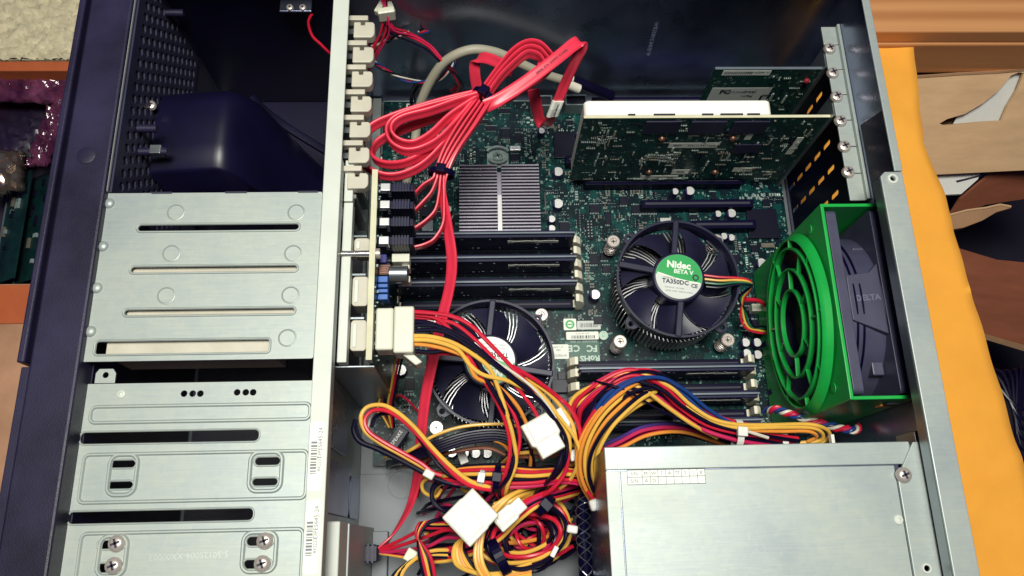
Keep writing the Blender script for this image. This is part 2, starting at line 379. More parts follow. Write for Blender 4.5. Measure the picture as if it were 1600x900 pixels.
def catmull(P, sub=8, closed=False):
    P = [Vector(p) for p in P]; n = len(P); out = []
    for i in range(n if closed else n - 1):
        p1, p2 = P[i], P[(i + 1) % n]
        p0 = P[i - 1] if (closed or i) else p1 * 2 - p2
        p3 = P[(i + 2) % n] if (closed or i < n - 2) else p2 * 2 - p1
        for k in range(sub):
            t = k / sub
            out.append(.5 * ((2 * p1) + (p2 - p0) * t + (2 * p0 - 5 * p1 + 4 * p2 - p3) * t * t + (3 * p1 - p0 - 3 * p2 + p3) * t ** 3))
    if not closed: out.append(P[-1])
    return out
TXT = {}
def text(body, size, m, parent, M, depth=.05, name='lettering', align='CENTER', spacing=1.0, bold=0):
    """flat lettering as a mesh; M places it (mm, world)"""
    cu = bpy.data.curves.new('t', 'FONT'); cu.body = body; cu.size = size * S; cu.align_x = align; cu.align_y = 'CENTER'; cu.extrude = depth * S; cu.resolution_u = 2; cu.space_character = spacing; cu.offset = bold * S
    o = bpy.data.objects.new('t', cu); COL.objects.link(o); dg = bpy.context.evaluated_depsgraph_get(); dg.update()
    me = bpy.data.meshes.new_from_object(o.evaluated_get(dg)); bpy.data.objects.remove(o); bpy.data.curves.remove(cu)
    me.name = name; me.materials.clear(); me.materials.append(MATS[m])
    b0 = Vector(parent['_b']) if parent is not None and '_b' in parent else Vector((0, 0, 0))
    M = M.copy(); M.translation = (M.translation - b0) * S; me.transform(M)
    n = bpy.data.objects.new(name, me); COL.objects.link(n); n.parent = parent; return n
def TM(x, y, z, rz=0, rx=0, ry=0):
    return Matrix.Translation((x, y, z)) @ Matrix.Rotation(math.radians(rz), 4, 'Z') @ Matrix.Rotation(math.radians(ry), 4, 'Y') @ Matrix.Rotation(math.radians(rx), 4, 'X')
def px(pts): return [at(*p) for p in pts]
def screw_mesh(mb, c, r=3.2, h=2.2, m=0, ax='Z', ms=1):
    mb.lathe([(r, 0), (r, h * .45), (r * .85, h * .8), (r * .45, h), (.001, h)], c, 16, m, ax)
    if ax == 'Z':
        for a in (0, 90):
            mb.obox(Matrix.Translation((c[0], c[1], c[2] + h)) @ Matrix.Rotation(math.radians(a + 20), 4, 'Z'), r * 1.1, r * .28, .25, ms)

# ================================================================== COMPUTER CASE
case = thing('computer_case', 'open steel computer case with black front bezel lying on its side', 'computer case', (0, 150, -12))
B = lambda *a, m=0: MB().box(*a, m)
B(-224, 259, -70, 372, -12, -10.6).build('tray', 'steel_tray', case)
B(-225, 261, 372, 373.5, -12, 160).build('end_wall', 'steel_shaded', case)
B(-225, 261, 362, 371.9, 158.8, 160).build('end_wall_flange', 'steel', case, bevel=.3)
# front chamber: its lining behind the drive cages
B(-219, -96, 371.0, 371.9, -9, 158).build('bay_lining', 'duct', case)
B(-222.2, -221.4, -69, 207, -9, 148).build('front_lining', 'duct', case)
B(-219, -96, -69, 370.8, -10.4, -9.4).build('bay_floor', 'duct', case)
# rear wall with real openings
wall_holes = [rrect(220 + .8, 352, 3, 116, 1, 2)]
wh = [(a, b) for a, b in wall_holes[0]]
fanhole = circ(142, 77, 55, 32)
MB().plate([(-70, -12), (371.9, -12), (371.9, 160), (-70, 160)], [wh, fanhole], 259.3, 261, 0, 'X').build('rear_wall', 'steel_shaded', case)
# seven expansion slot covers, each with a column of vents
slotY = [239.4 + 20.35 * i for i in range(-1, 6)]
for y in slotY:
    if y < 222 or y > 350: 
        if y > 350: continue
    holes = [rrect(y - 2.0, y + 2.0, z - 6.6, z + 6.6, 1.9, 3) for z in (7, 24, 41.5, 59.5, 77.5)]
    MB().plate([(y - 10.1, 0), (y + 10.1, 0), (y + 10.1, 117), (y - 10.1, 117)], holes, 257.2, 258.2, 0, 'X').build('slot_cover', 'black', case)
# folded ledge that the brackets are screwed to
for i, y in enumerate([226 + 20.35 * k for k in range(0, 7)]):
    B(246.8, 258.9, y - 9.9, min(y + 9.9, 353), 118.2, 119.6).build('bracket_tab', 'steel', case, bevel=.4)
B(257.0, 259.1, 216, 353, 119.7, 123).build('bracket_ledge', 'steel', case, bevel=.3)
for u, v in ((1297, 75), (1302, 113), (1308, 150), (1314, 188), (1320, 228), (1326, 268)):
    p = at(u, v, 121.5); mb = MB(); screw_mesh(mb, (p.x, p.y, 119.7), 4.3, 3.4)
    mb.build('bracket_screw', ['screw', 'ink'], case, smooth=True)
# rear rim: thin lip beyond the fan, wide flange along the fan and the power supply
B(256.8, 262, 217.5, 372, 159.2, 160.6).build('rim_lip', 'steel', case, bevel=.5)
MB().plate([(247.4, -70), (261.6, -70), (261.6, 217), (250.5, 217), (247.4, 214)], [circ(254.5, 212, 1.5, 14)], 158.6, 160.4).build('rim_flange', 'steel', case, bevel=.5)
B(247.4, 248.6, -70, 214, 150, 158.5).build('rim_return', 'steel_mid', case)
mb = MB(); mb.lathe([(1.6, 160.4), (3.6, 160.4), (3.2, 161.2), (1.9, 161.3), (1.6, 160.5)], (254.5, 212, 0), 20, cap=False); mb.build('flange_rivet', 'steel_white', case, smooth=True)
mb = MB()
for y in (232, 262): mb.lathe([(1.2, 0), (3.4, 0), (3.0, .8), (1.2, .9)], (0, y, 145), 18, 0, 'X', cap=False)
for i in range(len(mb.v)): mb.v[i] = (259.2 - mb.v[i][0], mb.v[i][1], mb.v[i][2])
mb.build('wall_rivet', 'steel_white', case, smooth=True)
MB().prism([(210, 128), (268, 128), (262, 158), (218, 158)], 257.9, 258.7, 0, 'X').build('latch_plate', 'black', case, bevel=.3)

# divider between front bays and board, with its bright flange
holes = [rrect(110, 222, 8, 150, 3), rrect(-58, 14, 4, 120, 2)]
MB().plate([(-70, -10), (371, -10), (371, 158), (-70, 158)], holes, -93.6, -92.4, 0, 'X').build('divider_wall', 'steel_mid', case)
B(-95.2, -84.9, -70, 371.5, 158.2, 160).build('divider_flange', 'steel_white', case, bevel=.45)
B(-86.4, -85.0, -70, 230, 150, 158.1).build('divider_return', 'steel', case)
for (y0, y1, z0, z1) in ((60, 98, 60, 150), (22, 54, 45, 150), (22, 50, 0, 40)):
    MB().prism(rrect(y0, y1, z0, z1, 5), -92.3, -91.2, 0, 'X').build('pressed_panel', 'steel_shaded', case, bevel=.8)
# cross wall under the backplane
B(-92, -64, 103.2, 104.4, 0, 138).build('cross_wall', 'steel_mid', case, bevel=.3)
B(-92, -70, 55, 103, -10.5, -9.4).build('tray_step', 'steel_tray', case)
# drive carrier ends between divider and backplane
B(-84.8, -79.4, 206, 234, 140, 147).build('guide_rail', 'steel_white', case, bevel=.4)
B(-84.8, -79.2, 104.6, 205.5, 138, 146).build('guide_rail', 'steel_white', case, bevel=.4)
for (v0, v1) in ((372, 394), (432, 478), (500, 548)):
    a = at(550, v0, 138); b = at(572, v1, 138)
    MB().prism(rrect(-78.9, -69.2, b.y, a.y, 2.2), 122, 138).build('carrier_end', 'clip', case, bevel=.5)
    MB().prism(rrect(-77.6, -75.2, b.y + 2, a.y - 2, 1.1), 138, 138.6).build('carrier_rib', 'steel_white', case, bevel=.3)
    B(-79, -71, a.y + .3, a.y + 1.4, 130, 139).build('carrier_lip', 'steel_mid', case)
MB().cyl((0, 171.5, 146), 2.1, -88, -67.2, 14, 0, 'X').build('standoff', 'chrome', case, smooth=True)
mb = MB(); mb.cyl((0, 171.5, 146), 3.4, -63.9, -61.6, 10, 0, 'X'); mb.build('standoff_screw', 'screw', case, smooth=True)
# column of plastic retention clips
cu0 = (45, 84, 122, 161, 201, 241, 281)
for i, v in enumerate(cu0):
    u = 547 - .042 * (v - 45)
    a = at(u + 6, v - 11, 150); b = at(u + 38, v + 13, 150)
    P = [(a.x, b.y), (b.x - 2, b.y), (b.x - .3, b.y + 2), (b.x, b.y + 4), (b.x - .2, a.y - 1.5), (b.x - 1.5, a.y), (a.x + 7.2, a.y), (a.x + 7.2, a.y - 2.4), (a.x + 4.6, a.y - 2.4), (a.x + 4.6, a.y), (a.x, a.y)]
    c = MB().prism(P, 143, 150).build('retention_clip', 'clip', case, bevel=.7)
    t = at(u + 28, v - 13, 150)
    B(-91, t.x, a.y + 1.2, a.y + 4.8, 144, 150.5).build('clip_bar', 'clip', case, bevel=.5)
    B(-91, -77, a.y - 3, a.y + 1, 100, 141).build('clip_stem', 'steel_mid', case)
    B(-84.5, -78, b.y - 3.6, b.y - 1, 90, 143).build('clip_spring', 'chrome', case)

# drive cage covers (two stepped plates)
def H(u0, u1, v0, v1, z, r=9): 
    a = at(u0, v1, z); b = at(u1, v0, z); return rrect(a.x, b.x, a.y, b.y, r)
ZA = 158.5
slots = [H(215, 467, 349.5, 361, ZA), H(204, 464, 414.5, 426, ZA), H(194, 460, 481, 493, ZA), H(148, 421, 530, 553.5, ZA, 1.5)]
MB().plate(rrect(-224, -95.6, 104.3, 207, 1.2), slots, ZA - 1.2, ZA).build('upper_cage_plate', 'steel', case)
B(-224, -222.8, 104.3, 207, 60, ZA - 1.3).build('cage_side', 'steel_mid', case)
for u, v in ((275, 332), (268, 396), (260, 462), (252, 531), (463, 332), (458, 396), (454, 461), (449, 528)):
    p = at(u, v, ZA)
    if (u, v) == (252, 531): continue
    MB().lathe([(5.3, ZA + .02), (5.25, ZA + .35), (4.7, ZA + .55), (4.3, ZA + .12), (.001, ZA + .10)], (p.x, p.y, 0), 28).build('stamped_disc', 'steel', case, smooth=True, angle=25)
for v in (318, 385, 450, 518):
    p = at(178 - .145 * (v - 318), v, ZA)
    MB().lathe([(3.4, ZA - .3), (3.0, ZA + .9), (1.8, ZA + 1.8), (.001, ZA + 2.0)], (-221.0, p.y, 0), 16).build('edge_dimple', 'steel', case, smooth=True)
for u0, u1 in ((237, 269), (352, 386), (466, 497)):
    a = at(u0, 300, ZA); b = at(u1, 300, ZA)
    B(a.x, b.x, 206.4, 207.6, ZA - 1, ZA + .25).build('edge_notch', 'ink', case)
# lower, stepped plate
ZB = 150.0
hb = [circ(at(u, v, ZB).x, at(u, v, ZB).y, 1.9, 14) for u, v in ((287.5, 615), (301, 615), (313, 615), (370.5, 613), (384, 613), (395.5, 613))]
hb += [H(124, 405, 671, 694, ZB, 2.5), H(105, 396, 794, 819, ZB, 2.5)]
rec = []
for (u0, u1, v0, v1) in ((166, 217, 710, 774), (388, 442, 706, 768), (150, 201, 837, 901), (377, 433, 831, 894)):
    rec.append((u0, u1, v0, v1))
for (u0, u1, v0, v1) in ((170, 212, 719, 731), (167, 208, 752, 764), (398, 438, 714, 727), (394, 434, 747, 759), (152, 196, 844, 858), (149, 191, 880, 895), (385, 427, 838, 853), (380, 424, 874, 889)):
    hb.append(H(u0, u1, v0, v1, ZB))
tab = at(165, 587, ZB)
MB().plate([(-226, -70), (-95.8, -70), (-95.8, 93.4), (-226, 93.4)], hb, ZB - 1.2, ZB).build('lower_cage_plate', 'steel', case)
tb = [(tab.x - 5.6, 93.7), (tab.x + 5.6, 93.7), (tab.x + 5.6, 99.5), (tab.x + 3.8, 102), (tab.x - 3.8, 102), (tab.x - 5.6, 99.5)]
MB().plate(tb, [circ(tab.x, 98.4, 1.7, 14)], ZB - 1, ZB + .3).build('cage_tab', 'steel', case, bevel=.25)
def frame_ridge(name, x0, x1, y0, y1, r, w, z, h, m='steel'):
    """a pressed step: a low rounded ridge running round a panel"""
    P = rrect(x0, x1, y0, y1, r, 5)
    pts = [(a, b, z) for a, b in P]
    return MB().sweep(pts, [(-w, 0), (-w * .35, h), (w * .35, h), (w, 0)], [(0, 0, 1)] * len(pts), closed=True).build(name, m, case, smooth=True, angle=50)
def rolled(poly, z, w=.75, h=.7):
    cx = sum(p[0] for p in poly) / len(poly); cy = sum(p[1] for p in poly) / len(poly); pts = []
    n = len(poly)
    for i in range(n):
        ax, ay = poly[i - 1]; bx, by = poly[(i + 1) % n]; dx, dy = bx - ax, by - ay; l = math.hypot(dx, dy) or 1
        pts.append((poly[i][0] + dy / l * w * .8, poly[i][1] - dx / l * w * .8, z))
    MB().sweep(pts, [(-w, -.4), (-w * .5, h * .8), (0, h), (w * .5, h * .8), (w, 0), (w, -.4)], [(0, 0, 1)] * n, closed=True).build('rolled_edge', 'steel', case, smooth=True, angle=60)
for sl in slots: rolled(sl, ZA)
for sl in hb[6:]: rolled(sl, ZB, .55, .5)
for (u0, u1, v0, v1) in ((140, 492, 630, 661), (122, 484, 704, 786)):
    a = at(u0, v1, ZB); b = at(u1, v0, ZB); frame_ridge('pressed_ridge', a.x, min(b.x, -97.5), a.y, b.y, 3, 1.1, ZB, 1.0)
a = at(108, 980, ZB); b = at(478, 826, ZB); frame_ridge('pressed_ridge', a.x, min(b.x, -97.5), a.y, b.y, 3, 1.1, ZB, 1.0)
for (u0, u1, v0, v1) in rec:
    a = at(u0, v1, ZB); b = at(u1, v0, ZB); frame_ridge('pressed_ridge', a.x, b.x, a.y, b.y, 4.5, 1.3, ZB, 1.2)
p = at(190, 616, ZB); MB().lathe([(2.6, ZB), (2.2, ZB + .7), (1.3, ZB + .8), (1.1, ZB + .2), (.001, ZB + .2)], (p.x, p.y, 0), 18).build('rivet', 'steel_white', case, smooth=True)
for u, v in ((181, 849), (176, 884), (413, 845), (409, 881)):
    p = at(u, v, ZB + 2); mb = MB(); screw_mesh(mb, (p.x, p.y, ZB + .3), 4.4, 3.0); mb.cyl((p.x, p.y, 0), 1.8, ZB - 6, ZB + .3, 10); mb.build('drive_screw', ['screw', 'ink'], case, smooth=True)
p = at(295, 868, ZB); text('S-50125004-XX00003', 4.6, 'stamp', case, TM(p.x, p.y, ZB + .06, 181), name='stamped_number')
B(-227.2, -226.1, -70, 97, 60, ZB + .4).build('cage_side', 'steel_mid', case)
# drives inside the cage, seen through the slots
for y0, y1, x0, x1 in ((108, 121, -213, -120), (132.0, 148, -208, -100), (158, 174, -206, -100)):
    B(x0, x1, y0, y1 - 3, 120, 154.5).build('drive_carrier', 'clip', case, bevel=.6)
# bezel
Yg = 104
P = [(-249.8, 130), (-249.8, 161.5), (-248.5, 163), (-223.4, 163.6), (-222.4, 162.8), (-222.4, 130)]
MB().prism(P, -70, 372, 0, 'Y').build('bezel', 'bezel', case, bevel=.6)
B(-224, -222.3, 207.4, 372, 100, 161.2).build('front_edge', 'steel_white', case)
P = [(-257.5, 100), (-257.5, 161.0), (-256.6, 162.2), (-253.6, 162.2), (-252.8, 161.2), (-252.8, 100)]
MB().prism(P, Yg, 372, 0, 'Y').build('front_door', 'bezel', case, bevel=.5)
B(-252.7, -249.9, Yg + 2, 372, 100, 154).build('hinge_gap', 'ink', case)
B(-257.5, -250, -70, Yg - 1.5, 100, 156).build('bezel_side', 'bezel', case, bevel=.6)
p = at(131, 243, 163.5); MB().lathe([(5.5, 163.2), (5.5, 163.9), (4.9, 164.1), (.001, 164.0)], (p.x + 1.5, p.y, 0), 24).build('bezel_boss', 'bezel', case, smooth=True)
# perforated front of the empty bay
hs = []
for i in range(18):
    for j in range(12):
        y = 212 + i * 8.8 + (4.4 if j % 2 else 0); z = 62 + j * 7.8
        if y < 367: hs.append([(y + 3.3 * math.cos(a), z + 3.3 * math.sin(a)) for a in [math.pi / 3 * k + math.pi / 6 for k in range(6)]])
MB().plate([(207.5, 55), (371, 55), (371, 159), (207.5, 159)], hs, -221.6, -220.4, 0, 'X').build('perforated_panel', 'perf', case)
B(-222.2, -221.7, 207.5, 371, 0, 160).build('panel_backing', 'ink', case)
# moulded air duct in the empty bay
yN = at(300, 268, 120).y; yF = at(300, 128, 120).y
def duct_z(t):
    if t < .36: return 117 + 5 * math.sin(t / .36 * 1.57)
    q = (t - .36) / .64
    return 122 - 92 * (1 - math.cos(min(1, q * 1.35) * math.pi)) / 2
ys = [yN, yN + .6, yN + 3, yN + 20, (yN + yF) / 2, yF - 16, yF - 6, yF - 1, yF]; n = 44; vs = []; fs = []
for k, y in enumerate(ys):
    dz = (-118, -4, -1, 0, 0, -1, -5, -12, -118)[k]
    for i in range(n + 1):
        t = i / n; x = -219 + 123 * t; vs.append((x, y - (10 * max(0, t - .36) if k < 3 else 0) - (max(0, t - .5) * 60 if k > 4 else 0), max(duct_z(t) + dz, -4)))
for k in range(len(ys) - 1):
    for i in range(n): a = k * (n + 1) + i; fs.append((a, a + 1, a + n + 2, a + n + 1))
MB().add(vs, fs).build('air_duct', 'duct', case, smooth=True, angle=60)
# raised seam running across the duct's flank
MB().tube(catmull(px([(392, 150, 70), (410, 170, 62), (450, 200, 50), (515, 240, 40)]), 6), 3.2, 8).build('duct_seam', 'duct', case, smooth=True)
for u, v, z, L in ((206, 201, 138, 12), (232, 237, 132, 18), (230, 20, 120, 12)):
    p = at(u, v, z); c = MB().cyl((0, p.y, z), 2.6, -220, -220 + L, 10, 0, 'X').build('peg', 'bezel', case, smooth=True)
p = at(245, 236, 132); B(p.x - 3.5, p.x + 3.5, p.y - 3, p.y + 3, 129, 135.2).build('peg_tip', 'steel_mid', case, bevel=.4)
for u, v, z in ((237, 166, 122), (262, 57, 60)):
    p = at(u, v, z); mb = MB(); screw_mesh(mb, (p.x, p.y, z), 3.4, 3); mb.build('bay_screw', ['screw', 'ink'], case, smooth=True)
a = at(462, 8, 130); B(a.x - 11, a.x + 11, a.y - 5, a.y + 12, 128, 130).build('switch_bracket', 'steel_shaded', case, bevel=.5)
for du in (-9, 11):
    p = at(462 + du, 12, 130.5); mb = MB(); screw_mesh(mb, (p.x, p.y, 130), 2.4, 2); mb.build('bracket_screw', ['screw', 'ink'], case, smooth=True)
# lower right-hand drive box end
B(-93.5, -82, -70, 17, 100, 128).build('bay_cover', 'steel_white', case, bevel=.8)
B(-93.5, -81, -70, 16.6, -9, 99.8).build('bay_side', 'steel', case, bevel=.5)
B(-81, -70, -70, 14, -9.3, -2).build('bay_foot', 'steel_tray', case, bevel=.5)
# tray marks
p = at(628, 757, -10.4); MB().lathe([(10.5, -10.6), (10.5, -10.1), (9.8, -10.1), (9.8, -10.6)], (p.x, p.y, 0), 32, cap=False).build('knockout_ring', 'ink_grey', case)
p = at(572, 884, -8); mb = MB(); screw_mesh(mb, (p.x, p.y, -10), 4, 3); mb.build('tray_screw', ['screw', 'ink'], case, smooth=True)
p = at(597, 243, -6); mb = MB(); screw_mesh(mb, (p.x, p.y, -9), 3.6, 3); mb.build('tray_screw', ['screw', 'ink'], case, smooth=True)
B(-92.3, -84.5, 105, 371, -10.5, -3).build('tray_rail', 'steel', case, bevel=.8)
p = at(1010, 70, 90)
text('AL-KOMCS-H1223J-01', 4.5, 'silk_blue', case, Matrix.Translation((at(1010, 70, 90).x + 8, 371.8, 78)) @ Matrix.Rotation(math.radians(90), 4, 'X') @ Matrix.Rotation(math.radians(92), 4, 'Z'), name='stamped_number')

# two inventory stickers on the divider flange
for (v0, v1, um, num) in ((659, 767, 493, '842207'), (781, 897, 486, '842223')):
    a = at(um, v1, 160); b = at(um, v0, 160); x0 = -94.7; x1 = -86.9
    st = thing('inventory_sticker', 'white barcode sticker on the divider flange, %s' % ('the upper of two, numbered 842207' if num == '842207' else 'the lower of two, numbered 842223'), 'sticker', (x0, a.y, 160), 'inventory stickers')
    MB().prism(rrect(x0, x1, a.y, b.y, 1.5), 160.05, 160.22).build('paper_label', 'sticker', st)
    mb = MB(); y = a.y + 9; rr = random.Random(3)
    while y < a.y + 26:
        w = rr.choice((.45, .7, 1.1)); mb.box(x0 + 1.0, x0 + 4.3, y, y + w, 160.24, 160.3); y += w + rr.choice((.5, .8))
    mb.build('barcode', 'ink_grey', st)
    text('DPES645-24', 3.3, 'ink_grey', st, TM(x1 - 1.9, b.y - 11.5, 160.27, 90))
    text(num, 2.6, 'ink_grey', st, TM(x0 + 5.9, a.y + 14, 160.27, 90))

# ================================================================== MOTHERBOARD
mbrd = thing('motherboard', 'dark green server motherboard covering the case floor', 'motherboard', (70, 215, -2))
BX0, BX1, BY0, BY1 = -82, 252, 60, 366
MB().plate([(BX0, BY0), (BX1, BY0), (BX1, BY1), (BX0, BY1)], [circ(-76, 120, 2, 12), circ(216, 300, 2, 12)], -1.6, 0).build('circuit_board', 'pcb', mbrd)
B(BX0, BX1, BY1 - .9, BY1 + .1, -1.7, .3).build('board_edge', 'solder', mbrd)
keep = []                      # areas taken by larger parts
def take(x0, x1, y0, y1): keep.append((x0, x1, y0, y1))
# memory sockets: six per bank, white latches at both ends
def dimm_sockets(x0, x1, ys):
    for y in ys:
        s = B(x0, x1, y - 3.2, y + 3.2, 0, 7).build('memory_socket', 'black', mbrd, bevel=.4)
        B(x0 + 4, x1 - 4, y - .7, y + .7, 7.05, 7.3).build('contact_slot', 'ink', s)
        for xe, d in ((x0, -1), (x1, 1)):
            P = [(xe - d * 2, 0), (xe + d * 5.5, 0), (xe + d * 6, 14), (xe + d * 4.5, 20), (xe + d * 1, 24), (xe - d * 1.5, 24), (xe - d * 1.5, 16), (xe - d * .3, 14), (xe - d * .3, 8), (xe - d * 2, 8)]
            MB().prism(P, y - 3.0, y + 3.0, 0, 'Y').build('latch', 'latch', s, bevel=.5)
ysA = [228.5, 219.5, 209.0, 199.8, 189.5, 180.5]
ysB = [131.5, 122.5, 112.5, 102.5, 92.5, 83.5]
dimm_sockets(-65, 72.5, ysA); dimm_sockets(69, 199.5, ysB)
take(-72, 82, 174, 234); take(60, 208, 78, 137)
# memory modules
def dimm(x0, x1, y, label):
    d = thing('memory_module', label, 'memory module', ((x0 + x1) / 2, y, 7), 'memory modules in their sockets')
    B(x0, x1, y - .6, y + .6, 2, 36.5).build('module_board', 'pcb_card', d)
    B(x0 + 1, x1 - 1, y - 3.0, y - .65, 9, 35.5).build('heat_spreader', 'dimm', d, bevel=.5)
    B(x0 + 1, x1 - 1, y + .65, y + 2.6, 9, 35.5).build('heat_spreader', 'dimm', d, bevel=.5)
    B(x0, x1, y - .6, y + .6, 36.5, 37.0).build('top_edge', 'dimm_edge', d)
    L = x1 - x0; rr = random.Random(int(y))
    xs = [x0 + L * .62 + L * .29 * i / 14 for i in range(15)]; mb = MB()
    top = [(x, 27.8 + rr.uniform(-.5, .6)) for x in xs]; bot = [(x, 23.6 + rr.uniform(-.5, .6)) for x in xs][::-1]
    mb.prism(top + bot, y - 3.25, y - 3.02, 0, 'Y'); mb.build('paper_label', 'sticker', d)
    mb = MB()
    for k in range(10): mb.box(x0 + L * (.66 + .012 * k), x0 + L * (.66 + .012 * k + .008), y - 3.4, y - 3.28, 24.7, 26.6)
    mb.build('barcode', 'ink', d)
    mb = MB()
    for k in range(26):
        xx = x0 + L * (.04 + .92 * rr.random()); zz = rr.choice((12, 13, 31, 32, 20)); mb.box(xx, xx + rr.choice((.5, .9, 1.6)), y - 3.2, y - 3.02, zz, zz + .6)
    mb.build('printed_marks', 'silk_blue', d)
    return d
for y, w in zip((228.5, 209.0, 189.5), ('nearest the finned heat sink', 'in the middle of the upper bank', 'nearest the tilted fan label in the upper bank')):
    dimm(-64, 71.5, y, 'dark blue memory module %s' % w)
for y, w in zip((122.5, 102.5, 83.5), ('just below the CE and RoHS print', 'half hidden by the power wires', 'closest to the power supply')):
    dimm(69.5, 199, y, 'dark blue memory module %s' % w)
# chipset heat sink
hs = thing('chipset_heat_sink', 'square aluminium heat sink with straight fins and a centre bar', 'heat sink', (14.5, 257.5, 2))
B(-17, 45.5, 227.5, 287.5, 3, 9).build('base_plate', 'fin', hs)
for i in range(22):
    y = 228.4 + i * 2.75
    for (a, b) in ((-17, 12.6), (16.0, 45.5)): B(a, b, y, y + 1.15, 9, 35).build('fin', 'fin', hs)
B(12.7, 15.9, 232, 262, 9, 33).build('centre_bar', 'alu', hs); B(12.7, 15.9, 263, 283, 9, 30).build('centre_bar', 'fin', hs)
mb = MB(); mb.tube(catmull([(45, 252, 20), (50, 252, 20), (51, 253, 20), (51, 270, 18), (51, 272, 6)], 4), .7, 6); mb.tube(catmull([(-17, 252, 20), (-22, 252, 18), (-23, 251, 12)], 4), .7, 6); mb.build('wire_clip', 'chrome', hs, smooth=True)
take(-24, 53, 225, 290)
# skull-shaped push-pin anchor above it
p = at(778, 240, 8)
ank = B(p.x - 9, p.x + 9, p.y - 9, p.y + 9, 0, .6).build('anchor_pad', 'solder', mbrd, bevel=.2)
mb = MB()
for r, z, a0, a1 in ((10.5, 4, 30, 150), (8, 4, 205, 335), (4.5, 4, 215, 325)):
    mb.tube([(p.x + r * math.cos(math.radians(a0 + (a1 - a0) * k / 12)), p.y + r * .8 * math.sin(math.radians(a0 + (a1 - a0) * k / 12)), z) for k in range(13)], 1.3, 6)
screw_mesh(mb, (p.x, p.y, 2), 4, 3)
mb.build('anchor_clip', ['solder', 'ink'], mbrd, smooth=True); take(p.x - 13, p.x + 13, p.y - 12, p.y + 12)
# capacitors
def cap(u, v, r=3.2, h=11, top='cap_top'):
    p = at(u, v, h); a0 = 1.9
    c = MB().lathe([(r * .96, 0), (r, .6), (r, h - 1.6), (r * .95, h - 1.2), (r, h - .6), (r * .93, h)], (p.x, p.y, 0), 20).build('capacitor', 'cap_body', mbrd, smooth=True)
    MB().prism(circ(p.x, p.y, r * .9, 20), h + .02, h + .12).build('cap_top', top, c)
    seg = [(p.x + r * .91 * math.cos(a), p.y + r * .91 * math.sin(a)) for a in [math.radians(130 + 100 * k / 10) for k in range(11)]]
    MB().prism(seg, h + .14, h + .2).build('polarity_mark', 'cap_body', c); take(p.x - r - 1, p.x + r + 1, p.y - r - 1, p.y + r + 1)
for q in ((872, 268, 4.4, 8), (872, 318, 4.4, 8), (862, 342, 3.2, 10), (862, 357, 3.2, 10), (863, 371, 3.2, 8), (700, 327, 3.2, 10), (700, 342, 3.2, 10), (699, 357, 3.2, 10),
          (846, 204, 3, 10), (1055, 299, 3, 12), (1078, 298, 4, 12), (1122, 334, 3, 8), (1143, 333, 4, 8), (1190, 411, 4.4, 9), (930, 460, 4.2, 11),
          (1165, 535, 3.6, 11), (1183, 535, 3.6, 11), (1202, 536, 3.6, 11), (1167, 552, 3.6, 11), (1184, 554, 3.6, 11), (1212, 592, 3.6, 11), (1212, 611, 3.6, 11),
          (1131, 369, 3, 9), (1143, 371, 3, 9), (626, 578, 4.6, 8), (706, 707, 3.8, 11), (725, 708, 3.8, 11), (743, 708, 3.8, 11), (761, 708, 3.8, 11), (890, 372, 3, 8), (905, 210, 3, 8)):
    cap(*q)
# chips
def chip(u, v, w, h, z=2.2, m='chip', label=None, legs=True, name='chip'):
    p = at(u, v, z)
    c = B(p.x - w / 2, p.x + w / 2, p.y - h / 2, p.y + h / 2, .4, z).build(name, m, mbrd, bevel=.25)
    if legs:
        mb = MB()
        for k in range(int(w / 1.3)):
            x = p.x - w / 2 + .6 + k * 1.3
            for sy in (-1, 1): mb.box(x - .3, x + .3, p.y + sy * h / 2 - (.0 if sy > 0 else 1.3), p.y + sy * h / 2 + (1.3 if sy > 0 else 0), .1, .8)
        mb.build('pins', 'solder', c)
    if label: text(label, min(w, h) * .22, 'ink_grey', c, TM(p.x, p.y, z + .05, 180))
    take(p.x - w / 2 - 2, p.x + w / 2 + 2, p.y - h / 2 - 2, p.y + h / 2 + 2); return c
chip(885, 226, 21, 24, 3, legs=False); chip(1192, 349, 25, 26, 3, legs=False); chip(975, 313, 7.5, 7.5, 2); chip(805, 246, 7, 6.5)
chip(1008, 326, 22, 7); chip(950, 340, 5, 11); chip(882, 354, 8, 8); chip(930, 325, 9, 7); chip(1120, 402, 8, 4)
chip(1200, 383, 11, 4, 2, 'tan', legs=False); chip(805, 231, 9, 4, 2.6, 'alu', legs=False, name='crystal'); chip(1040, 343, 9, 3.2, 3, 'alu', legs=False, name='crystal')
chip(875, 603, 12, 10, 6, legs=False, name='inductor'); chip(875, 632, 12, 10, 6, legs=False, name='inductor'); chip(878, 587, 6, 6, 4, legs=False)
chip(668, 352, 9, 9, 8, 'steel_mid', legs=False, name='inductor'); chip(668, 330, 9, 8, 7, 'chip', legs=False, name='inductor')
chip(928, 404, 7, 9); chip(790, 208, 8, 9); chip(810, 215, 6, 9); chip(1150, 405, 6, 8); chip(1180, 388, 6, 6); chip(640, 600, 7, 9); chip(612, 590, 6, 8)
for k, (u, v) in enumerate(((1170, 470), (1172, 490), (945, 400), (948, 420), (935, 500), (1180, 505))): chip(u, v, 7, 6)
